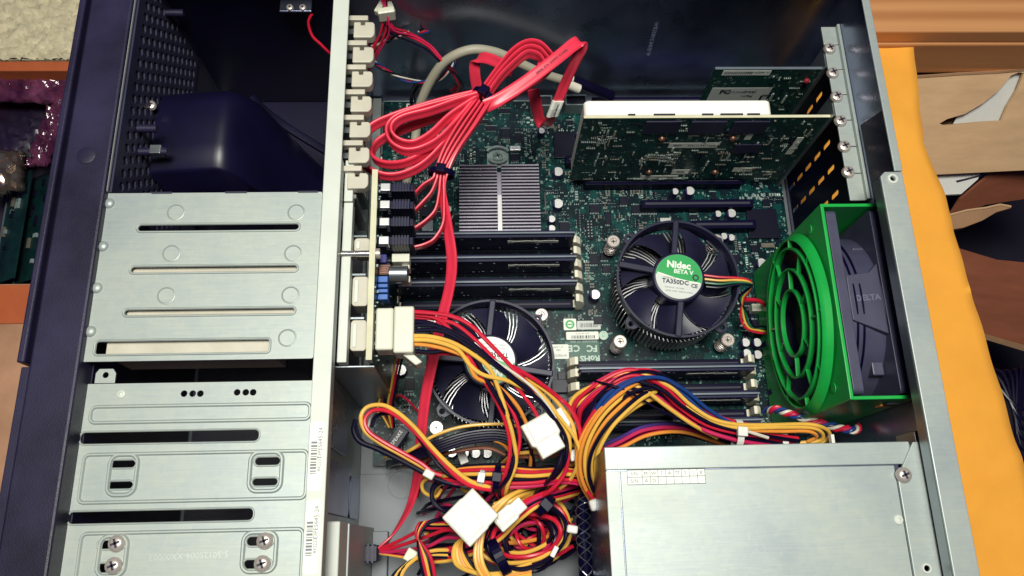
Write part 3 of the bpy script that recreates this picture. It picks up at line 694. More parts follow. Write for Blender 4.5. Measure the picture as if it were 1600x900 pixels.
# expansion connectors
def slot_conn(x0, x1, y, m='black', w=7, h=11):
    s = B(x0, x1, y - w / 2, y + w / 2, 0, h).build('expansion_slot', m, mbrd, bevel=.4)
    B(x0 + 3, x1 - 3, y - 1, y + 1, h + .02, h + .15).build('contact_slot', 'ink', s); take(x0 - 1, x1 + 1, y - 5, y + 5)
slot_conn(85, 215, 284.2); slot_conn(130, 222, 263.5); slot_conn(170, 222, 245); slot_conn(120, 222, 322.8); slot_conn(70, 160, 304, 'black'); slot_conn(92, 222, 343.5, 'blue_dark'); slot_conn(95, 200, 359, 'black')
for u, v in ((846, 157), (900, 156)):
    p = at(u, v, 14); s = MB().plate(rrect(p.x - 9, p.x + 9, p.y - 5, p.y + 5, .5, 1), [rrect(p.x - 8, p.x + 8, p.y - 4, p.y + 4, .5, 1)], 0, 14).build('usb_header', 'solder', mbrd); B(p.x - 7.9, p.x + 7.9, p.y - 3.9, p.y + 3.9, .2, 11).build('insert', 'ink', s); take(p.x - 11, p.x + 11, p.y - 7, p.y + 7)
# pin headers
for u, v, nx, ny, pitch in ((918, 348, 2, 6, 2.6), (1130, 255, 3, 2, 2.6), (655, 325, 1, 8, 2.4), (780, 300, 0, 0, 2)):
    if not nx: continue
    p = at(u, v, 3); mb = MB()
    for i in range(nx):
        for j in range(ny): mb.box(p.x + i * pitch - .5, p.x + i * pitch + .5, p.y - j * pitch - .5, p.y - j * pitch + .5, 0, 6)
    h = B(p.x - 1.3, p.x + (nx - 1) * pitch + 1.3, p.y - (ny - 1) * pitch - 1.3, p.y + 1.3, 0, 2).build('pin_header', 'chip', mbrd); mb.build('pins', 'solder', h); take(p.x - 3, p.x + nx * pitch + 2, p.y - ny * pitch - 2, p.y + 3)
p = at(648, 170, 12); s = B(p.x - 7, p.x + 9, p.y - 4, p.y + 4, 0, 14).build('power_socket', 'nylon', mbrd, bevel=.5)
for k in range(4): B(p.x - 5.6 + k * 3.6, p.x - 3.4 + k * 3.6, p.y - 2.5, p.y + 2.5, 14.02, 14.2).build('socket_hole', 'ink', s)
p = at(1187, 480, 10); B(p.x - 6, p.x + 6, p.y - 3, p.y + 3, 0, 10).build('fan_header', 'nylon', mbrd, bevel=.4)
for (u, v, w, h) in ((700, 700, 40, 9), (612, 700, 16, 8), (690, 690, 10, 6)):
    p = at(u, v, 8); s = B(p.x - w / 2, p.x + w / 2, p.y - h / 2 , p.y + h / 2, 0, 9).build('pin_socket', 'chip', mbrd, bevel=.3)
for k in range(4):
    p = at(690 + k * 12, 688, 9); B(p.x - 1.8, p.x + 1.8, p.y - 2, p.y + 2, 9.1, 9.4).build('socket_pin', 'solder', mbrd)
# stickers and print near the lower bank (upside down, as the board lies)
def sticker(u0, u1, v0, v1, m='sticker', z=.1, r=.8):
    a = at(u0, v1, z); b = at(u1, v0, z); take(a.x - 1, b.x + 1, a.y - 1, b.y + 1)
    return MB().prism(rrect(a.x, b.x, a.y, b.y, r, 3), z, z + .12).build('board_sticker', m, mbrd), (a.x + b.x) / 2, (a.y + b.y) / 2
s, x, y = sticker(881, 900, 498, 516); 
MB().lathe([(3.6, .3), (3.6, .36), (2.2, .36), (2.2, .3)], (x, y, 0), 20, cap=False).build('logo_ring', 'label_green', s); B(x - 2, x + 2, y - .5, y + .5, .3, .4).build('logo_bar', 'label_green', s)
def bars(s, x0, x1, y0, y1, z=.24, seed=1, m='ink_grey'):
    mb = MB(); rr = random.Random(seed); x = x0
    while x < x1: w = rr.choice((.35, .6, .9)); mb.box(x, x + w, y0, y1, z, z + .06); x += w + rr.choice((.4, .7))
    mb.build('barcode', m, s)
s, x, y = sticker(902, 938, 501, 515, 'sticker_grey'); bars(s, x - 7, x + 7, y - 1.8, y + 1.6)
s, x, y = sticker(885, 935, 518, 531); bars(s, x - 9, x + 9, y - 2.4, y + .2, seed=4, m='ink'); text('0C20 8104 3X4C', 1.5, 'ink_grey', s, TM(x, y + 1.6, .27))
s, x, y = sticker(857, 888, 538, 561); text('AMIBIOS', 3.0, 'ink_grey', s, TM(x + 1, y - 3, .27, 180)); text('686\n(C) AMI', 2.4, 'ink_grey', s, TM(x, y + 2.4, .27, 180))
p = at(943, 524, .1); s = MB().prism(circ(p.x, p.y, 3.6, 24), .1, .2).build('board_sticker', 'silk', mbrd); text('OK\nQC', 2.2, 'label_green', s, TM(p.x, p.y + .6, .25, 180)); take(p.x - 4, p.x + 4, p.y - 4, p.y + 4)
a = at(884, 568, .02); b = at(936, 533, .02); MB().prism(rrect(a.x, b.x, a.y, b.y, .3, 1), .02, .07).build('print_area', 'label_mask', mbrd) if 'label_mask' in MATS else None
take(a.x, b.x, a.y, b.y)
for body, u, v, sz, sp in (('RoHS', 922, 560, 6.6, 1.0), ('FC', 925, 544, 7.2, 1.0), ('CE', 897, 544, 7.2, 1.15), ('DESIGNED IN USA', 912, 533.5, 2.2, 1.2)):
    p = at(u, v, .12); text(body, sz, 'silk', mbrd, TM(p.x, p.y, .12, 180), .04, 'board_print', spacing=sp, bold=.25 if sz > 4 else 0)
# small surface-mounted parts, too many to pick apart: clusters, joined by material
take(90, 200, 128, 235); take(-42, 58, 76, 180)
rr = random.Random(11); groups = {k: MB() for k in ('chip', 'tan', 'solder', 'silk')}
def free(x, y):
    if not (BX0 + 2 < x < BX1 - 2 and BY0 + 2 < y < BY1 - 2): return False
    return not any(a < x < b and c < y < d for a, b, c, d in keep)
for c in range(640):
    cx = rr.uniform(BX0, BX1); cy = rr.uniform(BY0, BY1); horiz = rr.random() < .5; k = rr.randint(3, 14); m = rr.choice(('chip', 'tan', 'solder', 'tan', 'solder', 'silk', 'chip'))
    w, l = rr.choice(((.8, 1.6), (1.0, 2.0), (1.4, 2.6), (.7, 1.2)))
    for i in range(k):
        x = cx + (i * (w + .9) if horiz else rr.choice((0, 3.1))); y = cy + (rr.choice((0, 3.1)) if horiz else i * (w + .9))
        if not free(x, y): continue
        sx, sy = (w, l) if horiz else (l, w)
        hgt = .06 if m == 'silk' else .9
        groups[m].box(x - sx / 2, x + sx / 2, y - sy / 2, y + sy / 2, 0, hgt)
        if m in ('tan', 'chip'):
            e = .28
            if horiz: groups['solder'].box(x - sx / 2 - .02, x + sx / 2 + .02, y - sy / 2 - e, y - sy / 2 + e, 0, hgt * .95); groups['solder'].box(x - sx / 2 - .02, x + sx / 2 + .02, y + sy / 2 - e, y + sy / 2 + e, 0, hgt * .95)
            else: groups['solder'].box(x - sx / 2 - e, x - sx / 2 + e, y - sy / 2 - .02, y + sy / 2 + .02, 0, hgt * .95); groups['solder'].box(x + sx / 2 - e, x + sx / 2 + e, y - sy / 2 - .02, y + sy / 2 + .02, 0, hgt * .95)
for c in range(110):
    x = rr.uniform(BX0, BX1); y = rr.uniform(BY0, BY1); w, h = rr.choice(((3, 4), (5, 4), (6, 6), (4, 8), (9, 4), (7, 3)))
    if not all(free(x + a * w / 2, y + b * h / 2) for a in (-1, 1) for b in (-1, 1)): continue
    groups['chip'].box(x - w / 2, x + w / 2, y - h / 2, y + h / 2, .3, 1.7); k = int(w / 1.1)
    for i in range(k):
        xx = x - w / 2 + .5 + i * (w - 1) / max(1, k - 1); groups['solder'].box(xx - .28, xx + .28, y - h / 2 - .9, y + h / 2 + .9, .05, .5)
    groups['silk'].box(x - w / 2 - .9, x + w / 2 + .9, y + h / 2 + 1.1, y + h / 2 + 1.35, 0, .05); take(x - w / 2, x + w / 2, y - h / 2, y + h / 2)
for k, g in groups.items():
    if g.v: tag(g.build('surface_mount_parts', k, mbrd, fixn=False), kind='stuff')

# ================================================================== CPU COOLERS
def cooler(label):
    t = thing('cpu_cooler', label, 'cooler', (0, 0, 0), 'processor coolers'); rad = math.radians
    mb = MB(); mb.lathe([(15, 4), (15, 40)], (0, 0, 0), 28)
    for k in range(84):
        a = 2 * math.pi * k / 84; pts = []
        for j in range(5):
            r = 14 + 29.5 * j / 4; aa = a + .30 * (j / 4) ** 1.3; pts.append((r * math.cos(aa), r * math.sin(aa)))
        P = []
        for sd in (1, -1):
            seq = pts if sd > 0 else pts[::-1]
            for (x, y) in seq:
                n = math.hypot(x, y); P.append((x - sd * y / n * .35, y + sd * x / n * .35))
        mb.prism(P, 10, 44.5)
    mb.build('heat_sink', 'cooler_fin', t, fixn=True)
    MB().plate(circ(0, 0, 37, 40), [circ(0, 0, 20, 24)], 3, 5).build('mounting_plate', 'black', t, bevel=.5)
    fr = MB(); n = 64
    fr.lathe([(42.4, 52), (43.6, 52), (44.0, 58), (44.8, 64), (45.0, 65), (43.4, 65), (42.4, 60)], (0, 0, 0), n, cap=False)
    fr.lathe([(42.4, 60), (42.4, 52)], (0, 0, 0), n, cap=False)
    fr = fr.build('fan_frame', 'fan_plastic', t, smooth=True, angle=35)
    for a in (42, 132, 222, 312):
        M = Matrix.Rotation(rad(a), 4, 'Z'); P = [(41, -7), (49, -4.5), (51.5, 0), (49, 4.5), (41, 7)]; q = [(M @ Vector((x, y, 0))).xy for x, y in P]; hc = (M @ Vector((47.3, 0, 0))).xy
        MB().plate([tuple(x) for x in q], [circ(hc.x, hc.y, 1.8, 10)], 52, 55).build('mounting_ear', 'fan_plastic', t, bevel=.4)
    for k, a in enumerate((82, 168, 261, 353)):
        M = Matrix.Rotation(rad(a), 4, 'Z') @ Matrix.Translation((30.2, (4, -2, 3, 0)[k], 64.2))
        MB().obox(M, 28.5, 4.6, 3.4).build('arm', 'fan_plastic', t, bevel=.8)
    MB().lathe([(19.4, 50), (19.4, 65), (18.4, 66.6), (17.4, 66.9), (.001, 66.9)], (0, 0, 0), 48).build('hub_cup', 'fan_plastic', t, smooth=True, angle=30)
    for k in range(7):
        vs = []; NR, NA = 7, 7; a0 = 360 / 7 * k + 14
        for s in (0, 1):
            for i in range(NR):
                r = 18 + 23 * i / (NR - 1)
                for j in range(NA):
                    q = j / (NA - 1); w = 35 + 4 * math.sin(i / (NR - 1) * 2.2); a = rad(a0 + 20 * (i / (NR - 1)) ** 1.4 - w * q)
                    vs.append((r * math.cos(a), r * math.sin(a), 60.5 - 12.5 * q + 2.2 * math.sin(math.pi * q) - s * 1.1))
        fs = []
        for s in (0, 1):
            for i in range(NR - 1):
                for j in range(NA - 1):
                    o = s * NR * NA + i * NA + j; fs.append((o, o + 1, o + NA + 1, o + NA))
        T = NR * NA
        ring = [j for j in range(NA)] + [i * NA + NA - 1 for i in range(1, NR)] + [(NR - 1) * NA + j for j in range(NA - 2, -1, -1)] + [i * NA for i in range(NR - 2, 0, -1)]
        for i in range(len(ring)): a, b = ring[i], ring[(i + 1) % len(ring)]; fs.append((a, b, T + b, T + a))
        MB().add(vs, fs).build('fan_blade', 'fan_blade', t, smooth=True, angle=50)
    lb = MB().prism(circ(0, 0, 17, 48), 66.92, 67.05).build('hub_label', 'label_white', t)
    P = [(16.9 * math.cos(rad(a)), 16.9 * math.sin(rad(a))) for a in np.linspace(-22, 172, 40)]
    P += [(-16.2 + 32 * q, 3 - 9.5 * q ** 1.15 - 1.5 * math.sin(math.pi * q)) for q in np.linspace(.02, .98, 14)]
    MB().prism(P, 67.07, 67.13).build('label_band', 'label_green', lb)
    Pw = [(-16.2 + 32 * q, 3.0 - 9.5 * q ** 1.15 - 1.5 * math.sin(math.pi * q)) for q in np.linspace(.02, .98, 14)]; Pw += [(x, y + 1.2) for x, y in Pw[::-1]]
    MB().prism(Pw, 67.15, 67.2).build('label_line', 'sticker', lb)
    text('Nidec', 7.2, 'sticker', lb, TM(.5, 8.6, 67.25, -8), bold=.3); text('BETA V', 4.4, 'sticker', lb, TM(3.5, 3.2, 67.25, -8), bold=.12)
    text('TA350DC', 4.6, 'ink', lb, TM(-3, -4.2, 67.25, -8), bold=.12); text('CE', 4, 'ink', lb, TM(10.5, -7.6, 67.25, -8), bold=.1)
    text('D34223-33  12V 0.60A', 1.5, 'ink_grey', lb, TM(-4, -8.6, 67.25, -8)); text('NIDEC CORP.  MADE IN CHINA', 1.4, 'ink_grey', lb, TM(-1, -11.6, 67.25, -8)); text('27298 87 R7', 1.8, 'ink_grey', lb, TM(-7, -.9, 67.25, -8))
    mb = MB(); mb.lathe([(1.4, 67.2), (1.4, 67.5), (2.4, 67.5), (2.4, 67.2)], (12, -1.2, 0), 16, cap=False); mb.build('label_hole', 'ink', lb)
    for sx, sy in ((-1, 1), (-1, -1), (1, -1), (1, 1)):
        x, y = 40.5 * sx, 40 * sy
        s = MB(); s.lathe([(4.9, 25), (5.2, 26), (5.2, 27.5), (4.5, 28.4), (2.6, 28.4), (2.2, 27.2), (.001, 27.2)], (x, y, 0), 20); s.cyl((x, y, 0), 2.4, 3, 25, 12); s.box(x - 1.7, x + 1.7, y - .35, y + .35, 27.3, 27.7, 1); s.box(x - .35, x + .35, y - 1.7, y + 1.7, 27.3, 27.7, 1)
        s = s.build('mounting_screw', ['screw', 'ink'], t, smooth=True, angle=35)
        MB().tube([(x + 4.2 * math.cos(q * .55), y + 4.2 * math.sin(q * .55), 6 + q * .30) for q in range(64)], .75, 5).build('spring', 'screw', s, smooth=True)
    for ch in list(t.children) + [g for c in t.children for g in c.children]:
        if ch.name.split('.')[0] in ('mounting_screw', 'spring', 'mounting_plate'): continue
        for vv in ch.data.vertices:
            if vv.co.z > .0405: vv.co.z -= .0085
    return t
c1 = cooler('cpu cooler near the green fan duct, fan label upright with green band')
p = at(1068, 430, 66); c1.location = Vector((142.5, 184.5, 0)) * S
c2 = copy_tree(c1); c2['label'] = 'cpu cooler half covered by power wires, fan label upside down'
c2.location = Vector((5, 124.5, 0)) * S; c2.rotation_euler.z = math.radians(182)
# the lead of the upright fan, lying along its arm and down to the board
ld = thing('fan_lead', 'four-colour fan lead running from the upright fan label to the board', 'wire', (160, 180, 60))
for i, c in enumerate(('red_wire', 'yellow_wire', 'green_wire', 'black_wire')):
    o = i * 6
    P = px([(1100 + i, 430 + o, 59), (1125, 433 + o * .9, 60), (1150, 434 + o * .6, 60), (1170, 438 + o * .4, 58), (1174, 448, 50), (1163 - i * 3, 466, 38), (1157 + i * 4, 490, 26), (1163 + i * 5, 510, 20), (1180 + i * 4, 519 - i * 3, 16), (1205, 522 - i * 3, 12)])
    MB().tube(catmull(P, 6), .85, 7).build('wire', c, ld, smooth=True)
MB().tube(catmull(px([(1165, 468, 34), (1185, 470, 28), (1200, 480, 15)]), 6), 1.6, 7).build('wire', 'red_wire', ld, smooth=True)

# ================================================================== CARDS
def card_stuff(parent, x0, x1, z0, z1, y, seed, n, mats=('chip', 'card_tan', 'card_part', 'silk')):
    rr = random.Random(seed); g = {k: MB() for k in set(mats)}
    for c in range(n):
        cx = rr.uniform(x0, x1); cz = rr.uniform(z0, z1); hz = rr.random() < .5; m = rr.choice(mats); w, l = rr.choice(((.5, 1.0), (.7, 1.3), (.45, .7)))
        for i in range(rr.randint(2, 8)):
            x = cx + (i * (w + .7) if hz else 0); z = cz + (0 if hz else i * (w + .7)); sx, sz = (w, l) if hz else (l, w)
            if not (x0 < x < x1 and z0 < z < z1): continue
            g[m].box(x - sx / 2, x + sx / 2, y - (.15 if m == 'silk' else .8), y, z - sz / 2, z + sz / 2)
    for k, q in g.items():
        if q.v: tag(q.build('surface_mount_parts', k, parent, fixn=False), kind='stuff')
def atY(u, v, y):
    d = Vector(((u - 800) / F, (v - 450) / F, 1.0)); w = Vector((_X.dot(d), _Y.dot(d), _Z.dot(d))); t = y / w.y
    return Vector((w.x * t, y, HC + w.z * t))
def face_rect(parent, name, u0, u1, v0, v1, y, th, m, bevel=0):
    a = atY(u0, v1, y); b = atY(u1, v0, y); return B(min(a.x, b.x), max(a.x, b.x), y - th, y, a.z, b.z).build(name, m, parent, bevel=bevel), (a.x + b.x) / 2, (a.z + b.z) / 2
FM = lambda x, y, z, r=0: Matrix.Translation((x, y, z)) @ Matrix.Rotation(math.radians(90), 4, 'X') @ Matrix.Rotation(math.radians(r), 4, 'Z')
gp = thing('graphics_card', 'graphics card with a white shroud, dark green back towards the camera', 'graphics card', (160, 284, 5))
yb = 283.4
P = [(72, 14), (84, 14), (84, 6), (170, 6), (170, 14), (246, 14), (246, 112), (72, 112)]
MB().prism(P, yb, yb + 1.6, 0, 'Y').build('circuit_board', 'pcb_card', gp)
B(72, 246.5, yb - .2, yb + 1.8, 112, 112.5).build('board_edge', 'board_edge', gp)
MB().prism(rrect(72.5, 205, 20, 113.5, 4), yb + 1.7, yb + 13.5, 0, 'Y').build('shroud', 'shroud', gp, bevel=1.6, seg=3)
for (x0, x1) in ((103, 108), (121, 136), (155, 163), (168, 184), (187, 196)): B(x0, x1, yb + 1.6, yb + 2.6, 108, 113.7).build('shroud_gap', 'ink', gp)
B(246.2, 247.6, yb - 2, yb + 14, 2, 117.8).build('card_bracket', 'steel_mid', gp)
for u, v in ((1034, 198), (1104, 198), (1170, 198), (1166, 231), (1065, 235)):
    q = atY(u, v, yb); w = 17 if v < 210 else 13
    if u == 1065: continue
    MB().prism([(q.x - w * .75, q.z - w * .5), (q.x + w * .75, q.z - w * .5), (q.x + w * .75, q.z + w * .5), (q.x - w * .75, q.z + w * .5)], yb - 1.1, yb - .05, 0, 'Y').build('chip', 'chip_violet', gp, bevel=.2)
for u0, u1, v0, v1, body in ((1043, 1124, 223, 231, 'PNY'), (999, 1060, 274, 280, ''), (1048, 1078, 265, 272, 'PNY'), (1143, 1178, 262, 268, ''), (1162, 1178, 209, 218, '')):
    o, x, z = face_rect(gp, 'card_sticker', u0, u1, v0, v1, yb - .05, .15, 'sticker')
    L = atY(u1, v1, yb).x - atY(u0, v1, yb).x
    if body: text(body, 3.2, 'ink', o, FM(x - L * (.3 if L > 20 else 0), yb - .25, z), bold=.1)
    if L > 20:
        mb = MB(); rr2 = random.Random(u0)
        for k in range(14): xx = x + L * (-.1 + .04 * k); mb.box(xx, xx + rr2.choice((.4, .8)), yb - .3, yb - .22, z - 1.2, z + 1.2)
        mb.build('barcode', 'ink_grey', o)
q = atY(1241, 228, yb); o = MB(); o.obox(Matrix.Translation((q.x, yb - .1, q.z)) @ Matrix.Rotation(math.radians(0), 4, 'Y'), 5, .2, 26); o = o.build('card_sticker', 'sticker', gp)
for u, v in ((1034, 216), (1145, 215), (1014, 268), (1117, 268)):
    q = atY(u, v, yb); mb = MB(); mb.lathe([(2.6, 0), (2.6, .8), (1.6, 2.2), (.001, 2.4)], (q.x, 0, q.z), 14, 0, 'Y'); mb.v = [(x, yb - y, z) for x, y, z in mb.v]; mb.build('cooler_screw', 'copper', gp, smooth=True)
for body, u, v, sz in (('FC', 1012, 244, 4.5), ('CE', 1046, 243, 4.5), ('Ci', 1030, 230, 3), ('Genuine', 1126, 233, 2.4)):
    q = atY(u, v, yb); text(body, sz, 'silk', gp, FM(q.x, yb - .15, q.z), name='card_print')
card_stuff(gp, 74, 240, 15, 108, yb - .02, 5, 200)
card_stuff(gp, 124, 152, 40, 62, yb - .02, 6, 40, ('card_tan', 'card_part', 'card_part'))
card_stuff(gp, 84, 100, 70, 96, yb - .02, 8, 18, ('card_tan', 'card_part', 'silk'))
card_stuff(gp, 86, 168, 15, 17.5, yb - .02, 9, 16, ('card_part',))
nc = thing('expansion_card', 'small dark expansion card behind the white shroud with grey printed label', 'circuit card', (210, 323, 5))
y2 = 322.5
MB().prism([(168.5, 14), (180, 14), (180, 6), (240, 6), (240, 14), (248, 14), (248, 112), (168.5, 112)], y2, y2 + 1.6, 0, 'Y').build('circuit_board', 'pcb_plain', nc)
B(168.5, 248, y2 - .2, y2 + 1.8, 112, 112.5).build('board_edge', 'dimm_edge', nc)
o, x, z = face_rect(nc, 'card_sticker', 1127, 1206, 110, 117.5, y2 - .05, .15, 'sticker'); text('FCCW16L23PA  V1', 2.1, 'ink', o, FM(x + 8, y2 - .25, z + .6)); 
mb = MB()
for k in range(16): mb.box(x - 16 + k * 1.3, x - 15.4 + k * 1.3, y2 - .3, y2 - .22, z - 1.6, z + 1.6)
mb.build('barcode', 'ink', o)
a = atY(1103, 156, y2); b = atY(1207, 137, y2); o = B(173, b.x, y2 - .2, y2 - .05, a.z - 8, b.z).build('card_sticker', 'sticker_grey', nc)
text('FC', 7, 'ink', o, FM(184, y2 - .3, b.z - 5.5), bold=.3); text('intel', 5.5, 'ink', o, FM(203, y2 - .3, b.z - 5)); text('TESTED TO COMPLY\nWITH FCC STANDARDS', 1.4, 'ink_grey', o, FM(193, y2 - .3, b.z - 5.0)); text('1r/9kj', 4, 'ink', o, FM(202, y2 - .3, b.z - 11))
q = atY(1260, 125, y2); mb = MB(); mb.lathe([(2, 0), (2, 2), (1, 2.6), (.001, 2.6)], (q.x, 0, q.z), 14, 0, 'Y'); mb.v = [(x, y2 - y, z) for x, y, z in mb.v]; mb.build('indicator', 'red_part', nc, smooth=True)
card_stuff(nc, 212, 244, 40, 108, y2 - .02, 15, 34, ('card_part', 'silk', 'chip'))
B(246.2, 248.4, y2 - 2, y2 + 14, 2, 117.8).build('card_bracket', 'steel_mid', nc)

# ================================================================== DRIVE BACKPLANE
bp = thing('drive_backplane', 'upright backplane board with cream edge beside the drive carriers', 'circuit board', (-66, 165, 20))
MB().prism(rrect(105, 225.5, 20, 150, 1, 2), -67.1, -64.1, 0, 'X').build('circuit_board', 'pcb_side', bp)
MB().prism([(105, 0), (225.5, 0), (225.5, .5), (105, .5)], -67.3, -63.9, 0, 'X')
B(-67.4, -63.9, 104.8, 225.7, 150, 150.6).build('board_edge', 'board_edge', bp)
SV = (297, 324, 351, 380)
plugY = []
for v in SV:
    p = at(612, v - 4, 140); y = p.y; plugY.append(y)
    B(-64, -59, y - 4, y + 3.4, 121, 140).build('data_socket', 'chip', bp, bevel=.3)
def bpbox(name, u0, u1, v0, v1, z, h, m, bev=.4):
    a = at(u0, v1, z); b = at(u1, v0, z); return B(max(a.x, -64), b.x, a.y, b.y, z - h, z).build(name, m, bp, bevel=bev)
bpbox('drive_jumper', 589, 604, 397, 410, 135, 8, 'blue_dark'); c = bpbox('coil', 588, 610, 413, 429, 132, 10, 'copper')
a = at(590, 429, 132.2); b = at(610, 413, 132.2)
for k in range(5): B(max(a.x, -63.8) + .2, b.x + .15, a.y + .6 + k * 1.4, a.y + 1.1 + k * 1.4, 123, 132.3).build('coil_turn', 'ink', c)
p = at(624, 428, 128); mb = MB(); mb.cyl((0, p.y, 128), 5.2, -58, p.x + 5.5, 20, 0, 'X'); mb.build('capacitor', 'steel_mid', bp, smooth=True, bevel=.5)
bpbox('white_socket', 612, 640, 396, 409, 128, 10, 'nylon'); bpbox('white_socket', 628, 640, 410, 420, 122, 10, 'nylon'); bpbox('white_socket', 626, 641, 431, 441, 122, 8, 'nylon')
for k, (v0, v1) in enumerate(((431, 441), (443, 449), (451, 457), (459, 468))):
    bpbox('dip_block', 589, 606, v0, v1, 134, 9, 'blue_plastic')
card = MB(); rr = random.Random(2)
for k in range(90):
    y = rr.uniform(108, 222); z = rr.uniform(70, 148); card.box(-64, -63, y, y + rr.choice((.9, 1.6)), z, z + rr.choice((.9, 1.8)))
tag(card.build('surface_mount_parts', 'solder', bp, fixn=False), kind='stuff')
for u, v in ((656, 301), (656, 322), (648, 352), (652, 382), (655, 360)): pass

# ================================================================== CABLE TOOLS
def wire(parent, pts, c, r=1.25, sub=8, n=8, name='wire'):
    return MB().tube(catmull(pts, sub), r, n).build(name, c, parent, smooth=True, fixn=True)
def bundle(parent, path, cols, spread, r=1.25, sub=8, seed=0, twist=0., wander=.5, fan0=1., fan1=1., mid=1., flat=1.):
    """wires that run together: each keeps its own place in the bundle and wanders a little"""
    C = catmull(path, sub); n = len(C); rr = random.Random(seed); fr = []; u = None
    for i in range(n):
        t = (C[min(n - 1, i + 1)] - C[max(0, i - 1)]).normalized()
        u = Vector((0, 0, 1)) if u is None else u
        u = (u - t * u.dot(t)); u = u.normalized() if u.length > 1e-5 else t.orthogonal().normalized(); fr.append((u, t.cross(u)))
    k = len(cols)
    for j, c in enumerate(cols):
        rad = spread * math.sqrt((j + .5) / k); a0 = j * 2.39996 + rr.uniform(-.3, .3)
        f1, f2, f3, f4 = [rr.uniform(0, 6.28) for _ in range(4)]; w1, w2 = rr.uniform(.6, 1.6), rr.uniform(.6, 1.6); pts = []
        for i, p in enumerate(C):
            q = i / (n - 1); fan = fan0 + (mid - fan0) * min(1, q * 2) if q < .5 else mid + (fan1 - mid) * (q - .5) * 2
            a = a0 + twist * q * 6.283
            dx = (rad * math.cos(a) + wander * math.sin(f1 + w1 * q * 6.28)) * fan; dy = (rad * math.sin(a) * flat + wander * math.sin(f2 + w2 * q * 6.28)) * fan
            pts.append(p + fr[i][1] * dx + fr[i][0] * dy)
        MB().tube(pts, r * rr.uniform(.93, 1.05), 8).build('wire', c, parent, smooth=True)
def rsec(w, t, n=3):
    """section of a flat cable with two round ridges: first axis thickness, second axis width"""
    P = []
    for k in range(9):
        y = -w / 2 + w * k / 8; P.append((t / 2 * (1 if k in (1, 2, 6, 7) else .78 if k in (3, 4, 5) else .45), y))
    return P + [(-x, y) for x, y in P[::-1]]
def flat_cable(parent, pts, ups, w=7.6, t=1.9, sub=8, m='red_cable', name='ribbon'):
    C = catmull(pts, sub); U = catmull(ups, sub)
    return MB().sweep(C, rsec(w, t), U).build(name, m, parent, smooth=True, angle=60)
Zu = (0, 0, 1)
def tie(name, m, parent, c, axis, rx, rz, w=3.2, head=True, t=.9):
    """a cable tie: a band round the bundle, with its ratchet head"""
    ax = Vector(axis).normalized(); s1 = Vector((0, 0, 1)); s1 = (s1 - ax * s1.dot(ax)).normalized(); s2 = ax.cross(s1); c = Vector(c)
    pts = [c + s2 * rx * math.cos(a) + s1 * rz * math.sin(a) for a in [2 * math.pi * i / 28 for i in range(28)]]
    mb = MB(); mb.sweep(pts, [(-w / 2, -t / 2), (w / 2, -t / 2), (w / 2, t / 2), (-w / 2, t / 2)], [(p - c) for p in pts], closed=True)
    M = Matrix((( ax.x, s2.x, s1.x, 0), (ax.y, s2.y, s1.y, 0), (ax.z, s2.z, s1.z, 0), (0, 0, 0, 1)))
    o = mb.build(name, m, parent, bevel=.2)
    if head:
        h = c + s1 * (rz + 1.6); MB().obox(Matrix.Translation(h) @ M, w * 1.5, 6, 4).build('tie_head', m, o, bevel=.5)
    return o

# ================================================================== RED DATA CABLES (flat), each its own thing
def up_mix(z, v): return Vector((v[0], v[1], z))
T1 = (752, 152, 138); T2 = (688, 272, 136)
bases = 'flat red data cable '
labels = ['whose loop swings farthest left over the white clips', 'with the second widest loop left of the tie', 'with the third loop beside the black tie', 'with the smallest innermost left loop']
loops = [
 [(742, 147, 138), (700, 157, 138), (657, 169, 138), (612, 184, 137), (580, 200, 136), (563, 226, 134), (564, 250, 132), (580, 267, 130), (606, 276, 128), (634, 272, 128), (664, 256, 129), (692, 228, 131), (720, 192, 134), (744, 158, 137)],
 [(746, 151, 136), (716, 168, 132), (680, 184, 128), (640, 199, 126), (606, 213, 126), (587, 227, 126), (582, 243, 126), (592, 254, 127), (614, 258, 128), (640, 253, 130), (668, 237, 132), (696, 210, 134), (724, 178, 136), (746, 156, 138)],
 [(744, 149, 141), (705, 159, 141), (660, 171, 141), (624, 183, 141), (608, 197, 140), (606, 213, 139), (615, 228, 138), (634, 237, 137), (658, 234, 137), (686, 219, 137), (714, 191, 138), (746, 154, 140)],
 [(746, 150, 143), (712, 160, 143), (672, 174, 143), (634, 184, 143), (617, 194, 142), (613, 206, 141), (619, 217, 140), (632, 224, 139), (650, 224, 139), (674, 210, 139), (704, 182, 140), (748, 153, 141)]]
ends = [(641, 301), (640, 327), (640, 355), (641, 386)]
